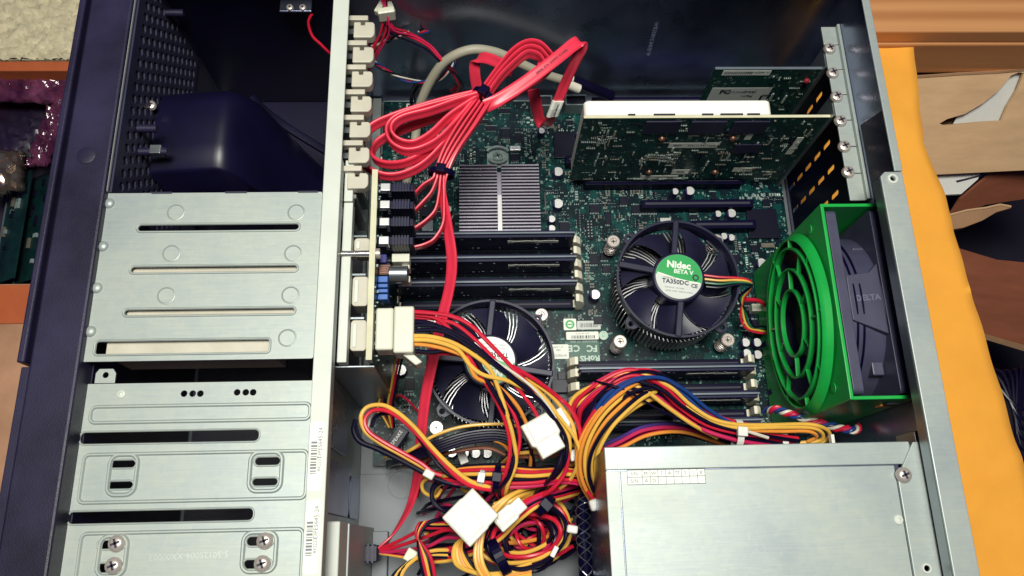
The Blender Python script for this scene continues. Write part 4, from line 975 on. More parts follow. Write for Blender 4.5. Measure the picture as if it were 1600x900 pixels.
for i in range(4):
    c = thing('data_cable', bases + labels[i], 'cable', at(688, 272, 130), 'red data cables')
    P = [at(u, v, z - 4) for u, v, z in loops[i]]
    ups = [(-.12, .22, .95)] * len(P)
    flat_cable(c, P, ups, w=8.2, t=2.2)
    # leg from the upper tie to its plug
    e = ends[i]; o = i * 5.2
    L = [(744 + i * 5, 158 + i * 3, 139), (716 + i * 7, 196 + i * 2, 139), (694 + i * 6.5, 234 + i, 138), (681 + i * 5.2, 268, 136), (677 + i * 5.6, 280 + i * 2, 135)]
    if i == 0: L += [(662, 290, 134), (e[0], e[1] + 2, 131)]
    if i == 1: L += [(674, 302, 134), (660, 318, 133), (e[0], e[1] + 2, 131)]
    if i == 2: L += [(686, 306, 134), (680, 330, 133), (664, 347, 132), (e[0], e[1] + 2, 131)]
    if i == 3: L += [(694, 310, 134), (693, 348, 133), (680, 373, 132), (664, 383, 131), (e[0], e[1] + 2, 131)]
    P = [at(u, v, z - 4) for u, v, z in L]; P[-1].x = -44; P[-1].y = plugY[i] - .3
    flat_cable(c, P, [(0, -.12, 1)] * len(P))
    y = plugY[i]
    pl = B(-45, -42.2, y - 2.6, y + 2.4, 120, 140).build('plug', 'black_plastic', c, bevel=.5)
    B(-57, -45.1, y - 3.0, y + 2.6, 121, 141).build('plug_boot', 'black_plastic', pl, bevel=.5)
    for k in range(6): B(-55 + k * 1.8, -54 + k * 1.8, y - 3.4, y + 3.0, 122, 141.5).build('grip_rib', 'fan_plastic', pl)
    B(-63.5, -57.1, y - 2.6, y + 2.6, 134, 141.3).build('latch_tongue', 'alu', pl, bevel=.5); B(-63.8, -57.1, y - 3.4, y + 2.2, 121, 133.5).build('plug_nose', 'black_plastic', pl, bevel=.3)
# the cable that leaves the bundle and runs the whole length to the lower bay
c = thing('data_cable', 'long flat red data cable running down to the black plug in the lower bay', 'cable', at(700, 400, 100), 'red data cables')
L = [(765, 163, 139), (742, 198, 139), (716, 236, 138), (699, 270, 135), (692, 300, 132), (699, 350, 126), (706, 405, 118), (702, 450, 108), (690, 500, 98), (677, 560, 86), (665, 620, 74), (658, 680, 60), (653, 740, 44), (640, 790, 34), (616, 832, 30), (593, 858, 30)]
ups = [(0, -.1, 1), (0, -.1, 1), (0, -.1, 1), (.2, -.1, 1), (.5, 0, 1), (.9, 0, .8), (1, 0, .6), (1, 0, .7), (1, 0, .5), (1, 0, .5), (1, 0, .6), (1, 0, .6), (1, 0, .8), (.8, .3, 1), (.6, .5, 1), (.2, .5, 1)]
flat_cable(c, [at(u, v, z - 2) for u, v, z in L], ups)
a = at(590, 861, 32); pl = B(a.x - 18, a.x, a.y - 7, a.y + 4, 22, 33).build('plug', 'black_plastic', c, bevel=.7)
for k in range(5): B(a.x - 16 + k * 3, a.x - 14.6 + k * 3, a.y - 7.4, a.y + 4.4, 22, 33.5).build('grip_rib', 'fan_plastic', pl)
# right-hand loops above the upper tie
rl = thing('data_cable', 'flat red data cable coiled in nested arches right of the black tie', 'cable', at(800, 120, 130), 'red data cables')
for k in range(3):
    d = k * 9
    L = [(750 + k * 6, 148 + k * 1, 140), (775 + k * 4, 113 + k * 4, 141), (800 + d * .4, 83 + k * 7, 142), (822 + k * 1, 69 + k * 8, 142), (842 - k * 1, 70 + k * 9, 141), (858 - k * 5, 84 + k * 7, 138), (862 - k * 6, 98 + k * 4, 132), (846 - k * 6, 120, 124), (800, 147 + k * 2, 128), (762, 162 + k, 134)]
    flat_cable(rl, [at(u, v, z - 4) for u, v, z in L], [(-.1, .15, .95)] * len(L), w=8.4)
fl = thing('data_cable', 'flat red data cable lying face up, folded to a white tagged end', 'cable', at(860, 130, 120), 'red data cables')
L = [(758, 166, 138), (780, 155, 140), (820, 129, 142), (865, 95, 144), (896, 70, 144), (906, 66, 142), (908, 74, 138), (898, 98, 126), (884, 128, 112), (871, 160, 98), (860, 185, 82), (851, 196, 70), (843, 186, 72), (838, 165, 84), (833, 140, 98)]
ups = [(-.2, .6, .6), (-.5, .8, .35), (-.5, .85, .2), (-.5, .85, .2), (-.5, .8, .3), (-.7, .4, .2), (-.9, .2, 0), (-.9, -.3, .1), (-.9, -.35, .1), (-.9, -.35, .1), (-.9, -.3, .1), (-.9, .1, 0), (-.9, .4, .2), (-.95, .1, .1), (-.95, .1, .1)]
flat_cable(fl, px(L), ups, w=8.6)
p = at(869, 164, 98); q = at(863, 180, 88); M = Matrix.Translation((at(867, 167, 97)))
mb = MB(); mb.sweep(px([(872, 158, 100.5), (868, 169, 95.5), (863, 181, 88.5)]), rsec(9.6, 3.0), [(-.9, -.35, .1)] * 3); tg = mb.build('paper_tag', 'sticker', fl)
d = (at(863, 181, 88.5) - at(872, 158, 100.5)).normalized(); wv = Vector((-.9, -.35, .1)); wv = (wv - d * wv.dot(d)).normalized(); nn = d.cross(wv); nn = nn if nn.z > 0 else -nn
Mt = Matrix(((-d.x, 0, nn.x, 0), (-d.y, 0, nn.y, 0), (-d.z, 0, nn.z, 0), (0, 0, 0, 1)))
yv = nn.cross(-d)
for i in range(3): Mt[i][1] = yv[i]
text('CBL-0044L', 2.5, 'ink', tg, Matrix.Translation(at(867.5, 169.5, 95) + nn * 1.8) @ Mt)
d = (at(896, 70, 144) - at(820, 129, 142)).normalized(); wv = Vector((-.5, .85, .2)); wv = (wv - d * wv.dot(d)).normalized(); nn = d.cross(wv); nn = nn if nn.z > 0 else -nn; yv = nn.cross(d)
Mt = Matrix(((d.x, yv.x, nn.x, 0), (d.y, yv.y, nn.y, 0), (d.z, yv.z, nn.z, 0), (0, 0, 0, 1)))
text('SERIAL ATA  26AWG  E124936', 2.1, 'ink', fl, Matrix.Translation(at(862, 97, 144) + nn * 1.05) @ Mt)
bl = thing('data_cable', 'darker flat red data cable looping behind the tied bundle', 'cable', at(745, 110, 80), 'red data cables')
flat_cable(bl, px([(800, 112, 108), (775, 96, 104), (755, 90, 100), (743, 96, 94), (742, 115, 86), (746, 140, 74), (752, 170, 60)]), [(.2, .5, .8), (.2, .8, .5), (.3, .8, .4), (.8, .4, .2), (1, .1, .2), (1, .1, .2), (1, .1, .2)], w=8)
t = tie('cable_tie', 'black', None, at(756, 152, 135), at(770, 132, 138) - at(740, 172, 138), 8.5, 7, 4.4); tag(t, 'black cable tie round the upper knot of red data cables', 'cable tie', 'black cable ties')
t = tie('cable_tie', 'black', None, at(690, 271, 132), at(690, 260, 134) - at(686, 284, 134), 8.2, 6, 3.8); tag(t, 'black cable tie above the four data plugs', 'cable tie', 'black cable ties')

# grey round cable arching over the top left of the board
g = thing('round_cable', 'thick grey round cable arching beside the far case wall', 'cable', at(700, 100, 20))
wire(g, px([(630, 310, 12), (640, 262, 14), (648, 222, 18), (652, 190, 28), (656, 165, 42), (672, 128, 62), (697, 95, 80), (735, 78, 88), (775, 82, 84), (815, 100, 72), (850, 116, 60), (890, 128, 46)]), 'grey_cable', 3.7, 10, 12)
for k in (0, 1):
    a = at(888 , 122 + k * 10, 46); wire(g, [a, a + Vector((9, -1, -5))], 'white_wire', 3.9, 2, 12, 'ferrule')
wire(g, px([(893, 125, 45), (930, 140, 32), (955, 150, 20)]), 'black_wire', 4.5, 6, 10, 'sleeve')

# thin front-panel wires, top left of the board
fw = thing('front_panel_leads', 'thin red, black and yellow leads spilling from a white clip by the far wall', 'wire bundle', at(610, 60, 80))
bundle(fw, px([(598, -25, 128), (600, 0, 124), (604, 24, 120), (602, 48, 108), (590, 75, 92), (578, 100, 78), (570, 118, 64)]), ['red_wire', 'black_wire', 'red_wire', 'magenta_wire', 'red_wire'], 3.2, .75, 8, 3, .5, .8)
bundle(fw, px([(604, -20, 128), (606, 20, 120), (614, 46, 110), (640, 56, 98), (668, 72, 88), (690, 98, 78), (708, 116, 60), (718, 135, 40), (706, 146, 20)]), ['red_wire', 'red_wire', 'black_wire', 'magenta_wire'], 2.6, .75, 8, 4, .7, 1.2)
bundle(fw, px([(582, 96, 80), (600, 108, 74), (625, 120, 62), (650, 128, 50), (680, 126, 42), (700, 112, 48), (712, 92, 56), (702, 66, 70), (678, 48, 84), (655, 50, 92)]), ['red_wire', 'white_wire', 'black_wire', 'blue_wire'], 1.7, .7, 8, 5, 3.2, .3)
bundle(fw, px([(560, 70, 70), (590, 68, 76), (612, 60, 84), (640, 52, 92)]), ['red_wire', 'white_wire', 'black_wire'], 1.6, .7, 8, 6, 2, .3)
bundle(fw, px([(655, 128, 48), (648, 140, 34), (644, 156, 20), (646, 168, 14)]), ['black_wire', 'black_wire', 'black_wire', 'black_wire'], 2.6, .9, 6, 7)
a = at(604, 22, 122); MB().obox(TM(a.x, a.y, 122, 10), 12, 5, 10).build('clip', 'nylon', fw, bevel=.8)
a = at(594, 12, 122); MB().obox(TM(a.x, a.y, 122, -25), 4, 11, 5).build('clip_wing', 'nylon', fw, bevel=.6); a = at(611, 13, 122); MB().obox(TM(a.x, a.y, 122, 20), 4, 9, 5).build('clip_wing', 'nylon', fw, bevel=.6)
bw = thing('switch_lead', 'single red lead hanging in the empty black drive bay', 'wire', at(490, 50, 120)); wire(bw, px([(487, 22, 126), (482, 36, 120), (488, 56, 112), (502, 70, 106), (514, 82, 100), (522, 90, 92)]), 'red_wire', 1.0)

# ================================================================== POWER SUPPLY
ps = thing('power_supply', 'pale steel power supply box filling the lower right corner', 'power supply', (158, 10, -8))
ZP = 145.0; X0, X1, Y1 = 68.3, 244, 52.8
B(X0, X1, -70, Y1, -8, ZP - 1.2).build('box_body', 'steel_shaded', ps, bevel=.5)
B(X0 - .4, X1, Y1 - 12.2, Y1 + .5, ZP - 1.1, ZP).build('lid_fold', 'steel', ps, bevel=.5)
a = at(975, 728, ZP)
B(X0 - .4, a.x - 2.8, -70, Y1 - 12.7, ZP - 1.1, ZP + .1).build('lid_edge', 'steel', ps, bevel=.4)
B(a.x - 2.4, 233.2, -70, Y1 - 12.7, ZP - 1.1, ZP - .25).build('lid', 'steel', ps, bevel=.4)
br = MB().plate([(233.4, 45.4 - 12), (245.6, Y1), (250.2, Y1), (250.2, -70), (236, -70), (236, -24), (233.4, -20)], [circ(at(1447, 888, ZP).x, at(1447, 888, ZP).y, 1.6, 12)], ZP - 1, ZP + 1.4).build('mounting_bracket', 'steel', ps, bevel=.4)
p = at(1413, 742, ZP + 3); mb = MB(); screw_mesh(mb, (p.x, p.y, ZP + 1.4), 4.4, 3.2); mb.build('bracket_screw', ['screw', 'ink'], ps, smooth=True)
for u, v in ((1404, 812),):
    p = at(u, v, ZP); MB().lathe([(2.9, ZP - .2), (2.4, ZP + .5), (1, ZP + .6), (.9, ZP + .1), (.001, ZP + .1)], (p.x, p.y, 0), 16).build('rivet', 'steel_white', ps, smooth=True)
p = at(1447, 888, ZP + 1); MB().lathe([(1.7, ZP + 1.4), (2.9, ZP + 1.4), (2.6, ZP + 2), (1.7, ZP + 2)], (p.x, p.y, 0), 18, cap=False).build('rivet', 'steel_white', ps, smooth=True)
a = at(981, 758, ZP); b = at(1101, 732, ZP); zl = ZP - .24
lb = MB().prism(rrect(a.x, b.x, a.y, b.y, 1), zl, zl + .12).build('date_label', 'sticker', ps)
mb = MB(); W = b.x - a.x; Hh = b.y - a.y; g_ = .22
for xx in [a.x, b.x - g_] + [a.x + W * (.19 + .101 * k) for k in range(8)]: mb.box(xx, xx + g_, a.y, b.y, zl + .14, zl + .18)
for yy in (a.y, a.y + Hh / 2, b.y - g_): mb.box(a.x, b.x, yy, yy + g_ * 1.3, zl + .2, zl + .24)
mb.build('label_grid', 'ink', lb)
for k, ch in enumerate(('S/N', 'M', 'W', '7', 'A', '7T', 'S', '1', 'B')): text(ch, 2.7, 'ink_grey', lb, TM(a.x + W * (.09 if k == 0 else .24 + .101 * (k - 1)), a.y + Hh * .74, zl + .26))
for k, ch in enumerate(('S/N', 'A', 'D')): text(ch, 2.9, 'ink_grey', lb, TM(a.x + W * (.09 if k == 0 else .24 + .101 * (k - 1)), a.y + Hh * .25, zl + .26))
B(236, 250.4, -70, Y1 - 1, 100, ZP - 1.2).build('rear_frame', 'steel_mid', ps)
B(250.6, 258, -70, 60, 118, 140).build('rear_support', 'steel_mid', ps, bevel=.5)
# ================================================================== REAR FAN IN GREEN DUCT
gd = thing('fan_duct', 'glossy green plastic duct with round grille at the rear wall', 'fan duct', (225, 142, 0))
gx = 217.6
MB().plate([(79.5, 2), (206, 2), (206, 137), (79.5, 137)], [[(142.5 + 58.2 * math.cos(q * math.pi / 28), 80 + 58.2 * .86 * math.sin(q * math.pi / 28)) for q in range(56)]], gx, gx + 2.2, 0, 'X').build('face_wall', 'green_plastic', gd, bevel=.4)
B(gx + .2, 257.5, 204, 206.2, 2, 136.8).build('side_wall', 'green_plastic', gd, bevel=.5)
B(gx + .2, 258.5, 79.3, 81.5, 2, 136.8).build('side_wall', 'green_plastic', gd, bevel=.5)
mb = MB(); mb.lathe([(57.2, 212.6), (58.0, 211.8), (59.0, 212.2), (60.4, 214.4), (62.6, 217.5), (58.3, 217.5), (57.2, 216)], (0, 142.5, 76), 64, 0, 'X', cap=False); col = mb.build('collar', 'green_plastic', gd, smooth=True, angle=60)
for r in (23, 37.5, 52):
    mb = MB(); mb.lathe([(r - .75, 211.2), (r + .75, 211.2), (r + .65, 214.5), (r - .65, 214.5), (r - .75, 211.2)], (0, 142.5, 76), 48, 0, 'X', cap=False); mb.build('grille_ring', 'green_plastic', gd, smooth=True, angle=40)
for r0, r1, n, off in ((23, 37.5, 6, 10), (37.5, 52, 6, 38), (52, 58, 9, 15)):
    for k in range(n):
        a = math.radians(off + 360 / n * k); rm = (r0 + r1) / 2
        M = Matrix.Translation((213.3, 142.5 + rm * math.cos(a), 76 + rm * math.sin(a))) @ Matrix.Rotation(a, 4, 'X')
        MB().obox(M, 3.0, r1 - r0, 1.5).build('grille_spoke', 'green_plastic', gd, bevel=.3)
for y, z in ((196, 118), (90, 118)):
    mb = MB(); mb.lathe([(3.2, 0), (3.2, .6), (1.8, .9), (1.6, .3), (.001, .3)], (gx - 1.0, y, z), 16, 0, 'X'); mb.build('screw_boss', 'green_plastic', gd, smooth=True)
a = at(1388, 648, 118); B(a.x - 4, a.x + 3, 78.3, 79.2, 111, 118).build('release_tab', 'orange_tag', gd, bevel=.3)
B(246, 253, 78.2, 79.2, 118, 124).build('release_slot', 'ink', gd)
for ch in gd.children:
    if ch.name.split('.')[0] in ('collar', 'grille_ring', 'grille_spoke'):
        for vv in ch.data.vertices:
            z = vv.co.z / S; z2 = 80 + (z - 76) * .86; vv.co.z = z2 * S; vv.co.x -= (z2 - 80) * .02 * S
rf = thing('case_fan', 'thick dark grey rear fan seated inside the green duct', 'fan', (239, 142, 15))
for x0, x1 in ((221.0, 227.5), (249.6, 256.5)):
    MB().plate(rrect(83, 202.5, 15, 135.5, 3, 3), [circ(142.5, 76, 56.5, 48)], x0, x1, 0, 'X').build('flange', 'fan_grey', rf, bevel=.6)
mb = MB(); mb.lathe([(56.6, 227), (58.6, 227), (58.6, 250), (56.6, 250)], (0, 142.5, 76), 64, 0, 'X', cap=False); mb.build('barrel', 'fan_grey', rf, smooth=True, angle=50)
MB().prism([(128, 228), (157, 228), (157, 240), (160, 249), (122, 249), (128, 240)], 128, 135.2).v
mb = MB(); mb.prism([(228, 129), (249, 120), (249, 166), (243, 160), (228, 158)], 127, 135); mb.build('cable_plate', 'fan_grey', rf, bevel=.5)
for r, x in ((59.4, 231), (59.4, 235)):
    mb = MB(); mb.lathe([(58.5, x), (r + .5, x), (r + .5, x + 1.0), (58.5, x + 1.0)], (0, 142.5, 76), 64, 0, 'X', cap=False); mb.build('barrel_rib', 'black', rf, smooth=True)
for y0, y1 in ((168, 182), (97, 111)):
    MB().prism([(y0, 78 + 22), (y1, 78 + 22), (y1, 121), (y0, 121)], 242, 249.4, 0, 'X').build('corner_brace', 'fan_grey', rf, bevel=.8)
text('DELTA', 5.2, 'fan_hi', rf, TM(239.5, 143, 135.1, 3), .25, 'embossed_name', bold=.15) if 'fan_hi' in MATS else text('DELTA', 5.0, 'fan_plastic', rf, TM(239.5, 143, 135.1, 3), .3, 'embossed_name', bold=.15)
MB().lathe([(22, 224), (22, 246)], (0, 142.5, 76), 32, 0, 'X').build('hub', 'black', rf, smooth=True)
for k in range(7):
    a = 2 * math.pi * k / 7
    M = Matrix.Translation((236, 142.5 + 38 * math.cos(a), 76 + 38 * math.sin(a))) @ Matrix.Rotation(a, 4, 'X') @ Matrix.Rotation(math.radians(40), 4, 'Y')
    MB().obox(M, 1.6, 34, 22).build('fan_blade', 'fan_blade', rf)
tw = thing('twisted_lead', 'twisted multicolour fan lead below the green duct', 'wire', at(1260, 655, 60))
bundle(tw, px([(1196, 642, 40), (1212, 640, 52), (1232, 646, 58), (1262, 656, 62), (1300, 666, 66), (1330, 672, 70), (1342, 668, 64)]), ['black_wire', 'magenta_wire', 'white_wire', 'blue_wire', 'red_wire'], 2.3, 1.15, 10, 9, 5.0, .1)

# ================================================================== POWER WIRING
def molex(parent, u, v, z, rz, L=24, W=21, h=9, taper=.8, name='connector'):
    """white four-pin plug: body, narrower nose with its chamfered flanks and rib"""
    p = at(u, v, z); M = TM(p.x, p.y, p.z, rz)
    q = MB(); P = [(-L / 2, -W / 2), (L * .1, -W / 2), (L * .16, -W / 2 * taper), (L / 2, -W / 2 * taper), (L / 2, W / 2 * taper), (L * .16, W / 2 * taper), (L * .1, W / 2), (-L / 2, W / 2)]
    q.prism(P, -h / 2, h / 2); q.v = [tuple(M @ Vector(x)) for x in q.v]; o = q.build(name, 'nylon', parent, bevel=.9, seg=2)
    q = MB(); q.box(-L / 2 + 1, L * .08, -W / 2 + 3, W / 2 - 3, h / 2 + .02, h / 2 + .7); q.v = [tuple(M @ Vector(x)) for x in q.v]; q.build('raised_panel', 'nylon', o, bevel=.3)
    q = MB()
    for k in range(4): q.cyl((0, -W * .36 + W * .24 * k, 0), 1.6, -L / 2 - .3, -L / 2 + .1, 10, 0, 'X')
    q.v = [tuple(M @ Vector(x)) for x in q.v]; q.build('pin_hole', 'ink', o); return o
# plug on the backplane with its fan of wires
w1 = thing('power_harness', 'red, yellow and black wires fanning from the big white backplane plug across the covered fan', 'wire bundle', at(720, 520, 120))
a = at(580, 548, 141); b = at(646, 480, 141)
B(-63.8, -53.2, a.y + .5, b.y, 126, 141).build('plug_shell', 'nylon', w1, bevel=1.2); B(-53.0, -41, a.y - 1.5, b.y + .8, 125, 141.4).build('plug_body', 'nylon', w1, bevel=1.2)
for k in range(4): B(-65, -63, b.y - 3 - k * 6.5, b.y - 1 - k * 6.5, 128, 139).build('plug_key', 'nylon', w1, bevel=.3)
MB().prism([(-48, a.y - 1.4), (-41, a.y - 1.4), (-36, a.y - 6), (-40, a.y - 8)], 124, 136).build('plug_skirt', 'nylon', w1, bevel=.8)
def W(parent, c, pts, r=1.3): return wire(parent, px(pts), c, r * .92)
W(w1, 'red_wire', [(640, 487, 136), (672, 489, 137), (705, 494, 136), (736, 509, 134), (772, 544, 130), (806, 580, 124), (838, 612, 118), (868, 648, 110), (886, 690, 104), (884, 735, 96), (858, 768, 90), (820, 788, 70), (800, 815, 50)], 1.5)
W(w1, 'red_wire', [(640, 491, 133), (678, 496, 134), (700, 512, 134), (722, 541, 131), (746, 580, 126), (772, 620, 118), (790, 660, 112), (797, 700, 106), (790, 738, 100), (776, 768, 90), (800, 800, 60), (830, 825, 44)], 1.4)
W(w1, 'red_wire', [(640, 549, 128), (676, 552, 126), (720, 556, 122), (756, 580, 120), (780, 610, 117), (804, 650, 112), (812, 690, 106), (800, 735, 100), (784, 768, 90), (800, 800, 60), (830, 825, 44)], 1.3)
W(w1, 'red_wire', [(640, 495, 131), (690, 500, 132), (720, 512, 131), (762, 550, 127), (800, 596, 121), (834, 640, 114), (842, 662, 111)], 1.3)
W(w1, 'black_wire', [(640, 501, 137), (676, 506, 138), (712, 526, 136), (742, 556, 131), (760, 592, 126), (782, 630, 120), (800, 664, 113), (805, 700, 106), (796, 742, 100), (780, 770, 90), (800, 800, 60), (830, 825, 44)], 1.5)
W(w1, 'black_wire', [(640, 509, 137), (682, 509, 138), (730, 532, 136), (772, 566, 131), (812, 598, 124), (846, 630, 118), (872, 668, 111), (878, 706, 104), (864, 742, 98), (838, 770, 74), (820, 800, 50)], 1.5)
W(w1, 'black_wire', [(640, 517, 136), (690, 517, 137), (735, 542, 134), (780, 576, 129), (820, 606, 123), (856, 640, 115), (884, 686, 106), (880, 726, 99), (850, 764, 78), (836, 796, 50)], 1.5)
W(w1, 'black_wire', [(640, 547, 130), (670, 550, 130), (700, 548, 130), (735, 560, 128), (765, 590, 123), (800, 634, 115), (826, 690, 96), (836, 740, 70)], 1.4)
W(w1, 'yellow_wire', [(640, 525, 137), (672, 526, 138), (706, 535, 137), (738, 553, 133), (764, 574, 129), (776, 600, 124), (790, 640, 118), (802, 684, 110), (806, 724, 102), (792, 762, 92), (790, 792, 66), (815, 820, 46)], 1.45)
W(w1, 'yellow_wire', [(640, 531, 136), (676, 533, 137), (714, 546, 135), (734, 570, 130), (756, 586, 128), (796, 596, 124), (836, 618, 118), (862, 646, 112), (884, 672, 107), (890, 700, 102), (880, 738, 92), (850, 764, 74), (830, 800, 50)], 1.45)
W(w1, 'orange_wire', [(640, 537, 134), (672, 540, 134), (704, 548, 133), (728, 560, 131), (744, 590, 126), (778, 604, 119), (812, 640, 108), (830, 690, 94), (828, 740, 70), (832, 775, 30)], 1.35)
W(w1, 'yellow_wire', [(640, 529, 132), (700, 540, 131), (756, 562, 128), (805, 586, 124), (846, 616, 118), (874, 652, 112), (898, 684, 106), (905, 712, 100), (892, 748, 86), (862, 772, 66)], 1.3)
W(w1, 'white_wire', [(640, 513, 132), (700, 522, 131), (760, 556, 129), (816, 592, 124), (852, 628, 117), (876, 672, 109), (878, 712, 102), (866, 740, 90), (846, 770, 66)], .9)
molex(w1, 850, 682, 110, -62, 24, 20, 9); molex(w1, 872, 668, 98, -60, 20, 16, 8)
# left hand loop
w2 = thing('power_loop', 'loop of yellow, red and black wires lying over the speaker plug', 'wire bundle', at(620, 680, 90))
W(w2, 'yellow_wire', [(766, 762, 92), (735, 752, 94), (706, 730, 96), (676, 700, 97), (648, 668, 98), (622, 645, 98), (598, 633, 97), (574, 636, 96), (564, 652, 95), (571, 674, 92), (594, 692, 89), (628, 711, 87), (656, 727, 85), (680, 741, 83)], 1.5)
W(w2, 'red_wire', [(770, 766, 92), (738, 760, 93), (712, 744, 94), (684, 714, 95), (655, 682, 96), (628, 656, 96), (604, 642, 96), (582, 642, 95), (570, 656, 94), (576, 674, 93), (598, 690, 91), (630, 708, 89), (658, 724, 87), (676, 738, 86), (690, 743, 85)], 1.5)
W(w2, 'black_wire', [(556, 655, 88), (552, 672, 87), (562, 690, 86), (590, 702, 85), (630, 722, 83), (664, 740, 82), (690, 752, 81), (720, 760, 80)], 1.7)
W(w2, 'black_wire', [(580, 668, 84), (586, 652, 85), (602, 646, 86), (622, 650, 87), (642, 668, 87), (664, 698, 86), (686, 728, 85), (712, 748, 84), (760, 764, 84)], 1.4)
W(w2, 'black_wire', [(554, 662, 84), (566, 690, 84), (606, 706, 83), (650, 732, 82), (684, 748, 81)], 1.4)
W(w2, 'white_wire', [(574, 672, 82), (580, 650, 83), (596, 640, 84), (614, 644, 84)], .8)
a = at(670, 741, 88); MB().obox(TM(a.x, a.y, 86, -30), 7, 5, 5).build('crimp_sleeve', 'nylon', w2, bevel=.8)
sp = thing('speaker_plug', 'black speaker plug with white lettering under the wire loop', 'plug', at(622, 686, 20))
a = at(620, 684, 24); MB().obox(TM(a.x, a.y, 20, -35), 9, 17, 8).build('plug_body', 'black_plastic', sp, bevel=.5); text('SPEAKE', 3.6, 'sticker', sp, TM(a.x, a.y, 24.1, 55))
for k, c in enumerate(('yellow_wire', 'brown_wire', 'black_wire')): W(sp, c, [(608 + k * 4, 668, 22), (598 + k * 3, 650, 26), (590 + k * 5, 640, 30), (600 + k * 2, 600, 40)], .8)
t2 = thing('thin_leads', 'thin yellow, red and black leads dropping below the backplane plug', 'wire bundle', at(615, 600, 60))
for k, c in enumerate(('yellow_wire', 'red_wire', 'black_wire')): W(t2, c, [(626 + k * 6, 535, 100), (618 + k * 5, 562, 84), (612 + k * 4, 600, 64), (606 + k * 4, 636, 40), (612 + k * 2, 668, 22)], .9)
W(t2, 'red_wire', [(612, 622, 30), (626, 618, 30), (640, 628, 26), (652, 642, 18)], .9)
# wires crossing above the capacitors
w3 = thing('cross_wiring', 'black and yellow wires arching across below the covered fan', 'wire bundle', at(740, 690, 60))
W(w3, 'yellow_wire', [(600, 716, 14), (618, 712, 46), (640, 704, 70), (676, 682, 76), (716, 668, 78), (760, 663, 78), (800, 664, 76), (826, 676, 72)], 1.2)
for k in range(5): W(w3, 'black_wire', [(606, 722 + k * 2, 10), (618, 720 + k, 40), (640, 710 + k * 2, 62 + k), (680, 692 + k * 4, 70 + k), (730, 676 + k * 4, 72 + k), (780, 672 + k * 4, 72 + k), (812, 684 + k * 5, 70 + k), (828, 712 + k * 4, 60), (832, 745 + k * 3, 40)], 1.5)
W(w3, 'orange_wire', [(690, 700, 40), (720, 692, 70), (770, 688, 76), (792, 700, 72), (804, 724, 62), (806, 750, 40)], 1.2); W(w3, 'brown_wire', [(620, 732, 10), (640, 726, 50), (700, 708, 64), (760, 700, 64), (800, 716, 62)], 1.4)
w4 = thing('horizontal_wiring', 'wires tied side by side running level towards the power supply', 'wire bundle', at(800, 750, 70))
for k, (c, dv, z) in enumerate((('red_wire', 0, 84), ('yellow_wire', 6, 86), ('black_wire', 12, 82), ('red_wire', 17, 86), ('magenta_wire', 22, 84), ('black_wire', -6, 78), ('yellow_wire', 10, 78), ('orange_wire', -3, 80))):
    W(w4, c, [(650, 742 + dv * .5, 12), (668, 742 + dv * .4, z - 34), (694, 740 + dv * .6, z - 8), (730, 735 + dv, z), (780, 734 + dv * 1.25, z + 4), (830, 738 + dv, z + 4), (880, 736 + dv * .8, z), (925, 742 + dv * .8, z - 6), (950, 752 + dv * .5, z - 16)], 1.35)
for k, (c, z) in enumerate((('black_wire', 70), ('black_wire', 74), ('yellow_wire', 76), ('brown_wire', 72))):
    W(w4, c, [(770, 740 + k * 3, 20), (785, 716 + k * 4, z - 20), (804, 700 + k * 5, z), (835, 690 + k * 8, z + 4), (870, 684 + k * 9, z + 2), (900, 680 + k * 8, z), (930, 690 + k * 6, z - 20), (950, 720 + k * 4, z - 50)], 1.4)
for k in range(2): W(w4, ('black_wire', 'black_wire')[k], [(790, 752, 74), (740, 742 + k * 6, 72), (700, 744 + k * 6, 70), (678, 758 + k * 4, 68), (676, 780 + k * 3, 66), (694, 798, 64), (720, 806, 60)], 1.6)
W(w4, 'yellow_wire', [(706, 738, 74), (688, 740, 70), (662, 752, 62), (662, 768, 58), (680, 776, 54), (690, 764, 54)], 1.3)
tie('tie_band', 'black', w4, at(776, 748, 94), (1, -.15, 0), 8, 9, 4); tie('tie_band', 'nylon_tie', w4, at(752, 748, 90), (1, -.2, 0), 5, 6, 3)
a = at(722, 712, 30); MB().obox(TM(a.x, a.y, 30, 20), 6, 12, 6).build('tie_tail', 'nylon_tie', w4, bevel=.5)
a = at(896, 712, 86); MB().obox(TM(a.x, a.y, 86, 10), 5, 7, 6).build('tie_knot', 'nylon_tie', w4, bevel=.7)
# thick multicolour loom rising from the supply and crossing to the right
m1 = thing('main_loom', 'thick loom of orange, yellow, red, blue and green wires curving out of the power supply', 'wire bundle', at(930, 680, 80))
pathA = px([(945, 800, 60), (925, 770, 76), (910, 735, 88), (912, 695, 98), (935, 652, 106), (972, 618, 106), (1004, 602, 100), (1030, 606, 84), (1044, 622, 58), (1050, 640, 24)])
bundle(m1, [p + Vector((2, -2, 2)) for p in pathA], ['orange_wire', 'yellow_wire', 'orange_wire', 'yellow_wire', 'orange_wire', 'yellow_wire', 'black_wire', 'red_wire', 'yellow_wire', 'orange_wire', 'red_wire', 'yellow_wire'], 7.4, 1.3, 8, 21, .05, .8, .8, 1.0, 1.15)
pathB = px([(955, 800, 40), (938, 762, 60), (924, 722, 74), (922, 682, 86), (940, 640, 96), (975, 612, 100), (1015, 606, 98), (1052, 626, 90), (1088, 656, 82), (1130, 680, 74), (1180, 694, 66), (1230, 702, 60)])
bundle(m1, [p + Vector((0, 3, 7)) for p in pathB], ['blue_wire', 'black_wire', 'green_wire', 'black_wire', 'purple_wire', 'black_wire', 'blue_wire', 'red_wire', 'black_wire', 'black_wire', 'yellow_wire', 'black_wire', 'red_wire', 'black_wire', 'blue_wire', 'black_wire'], 9.0, 1.3, 8, 22, .1, .9, .8, .8, 1.1)
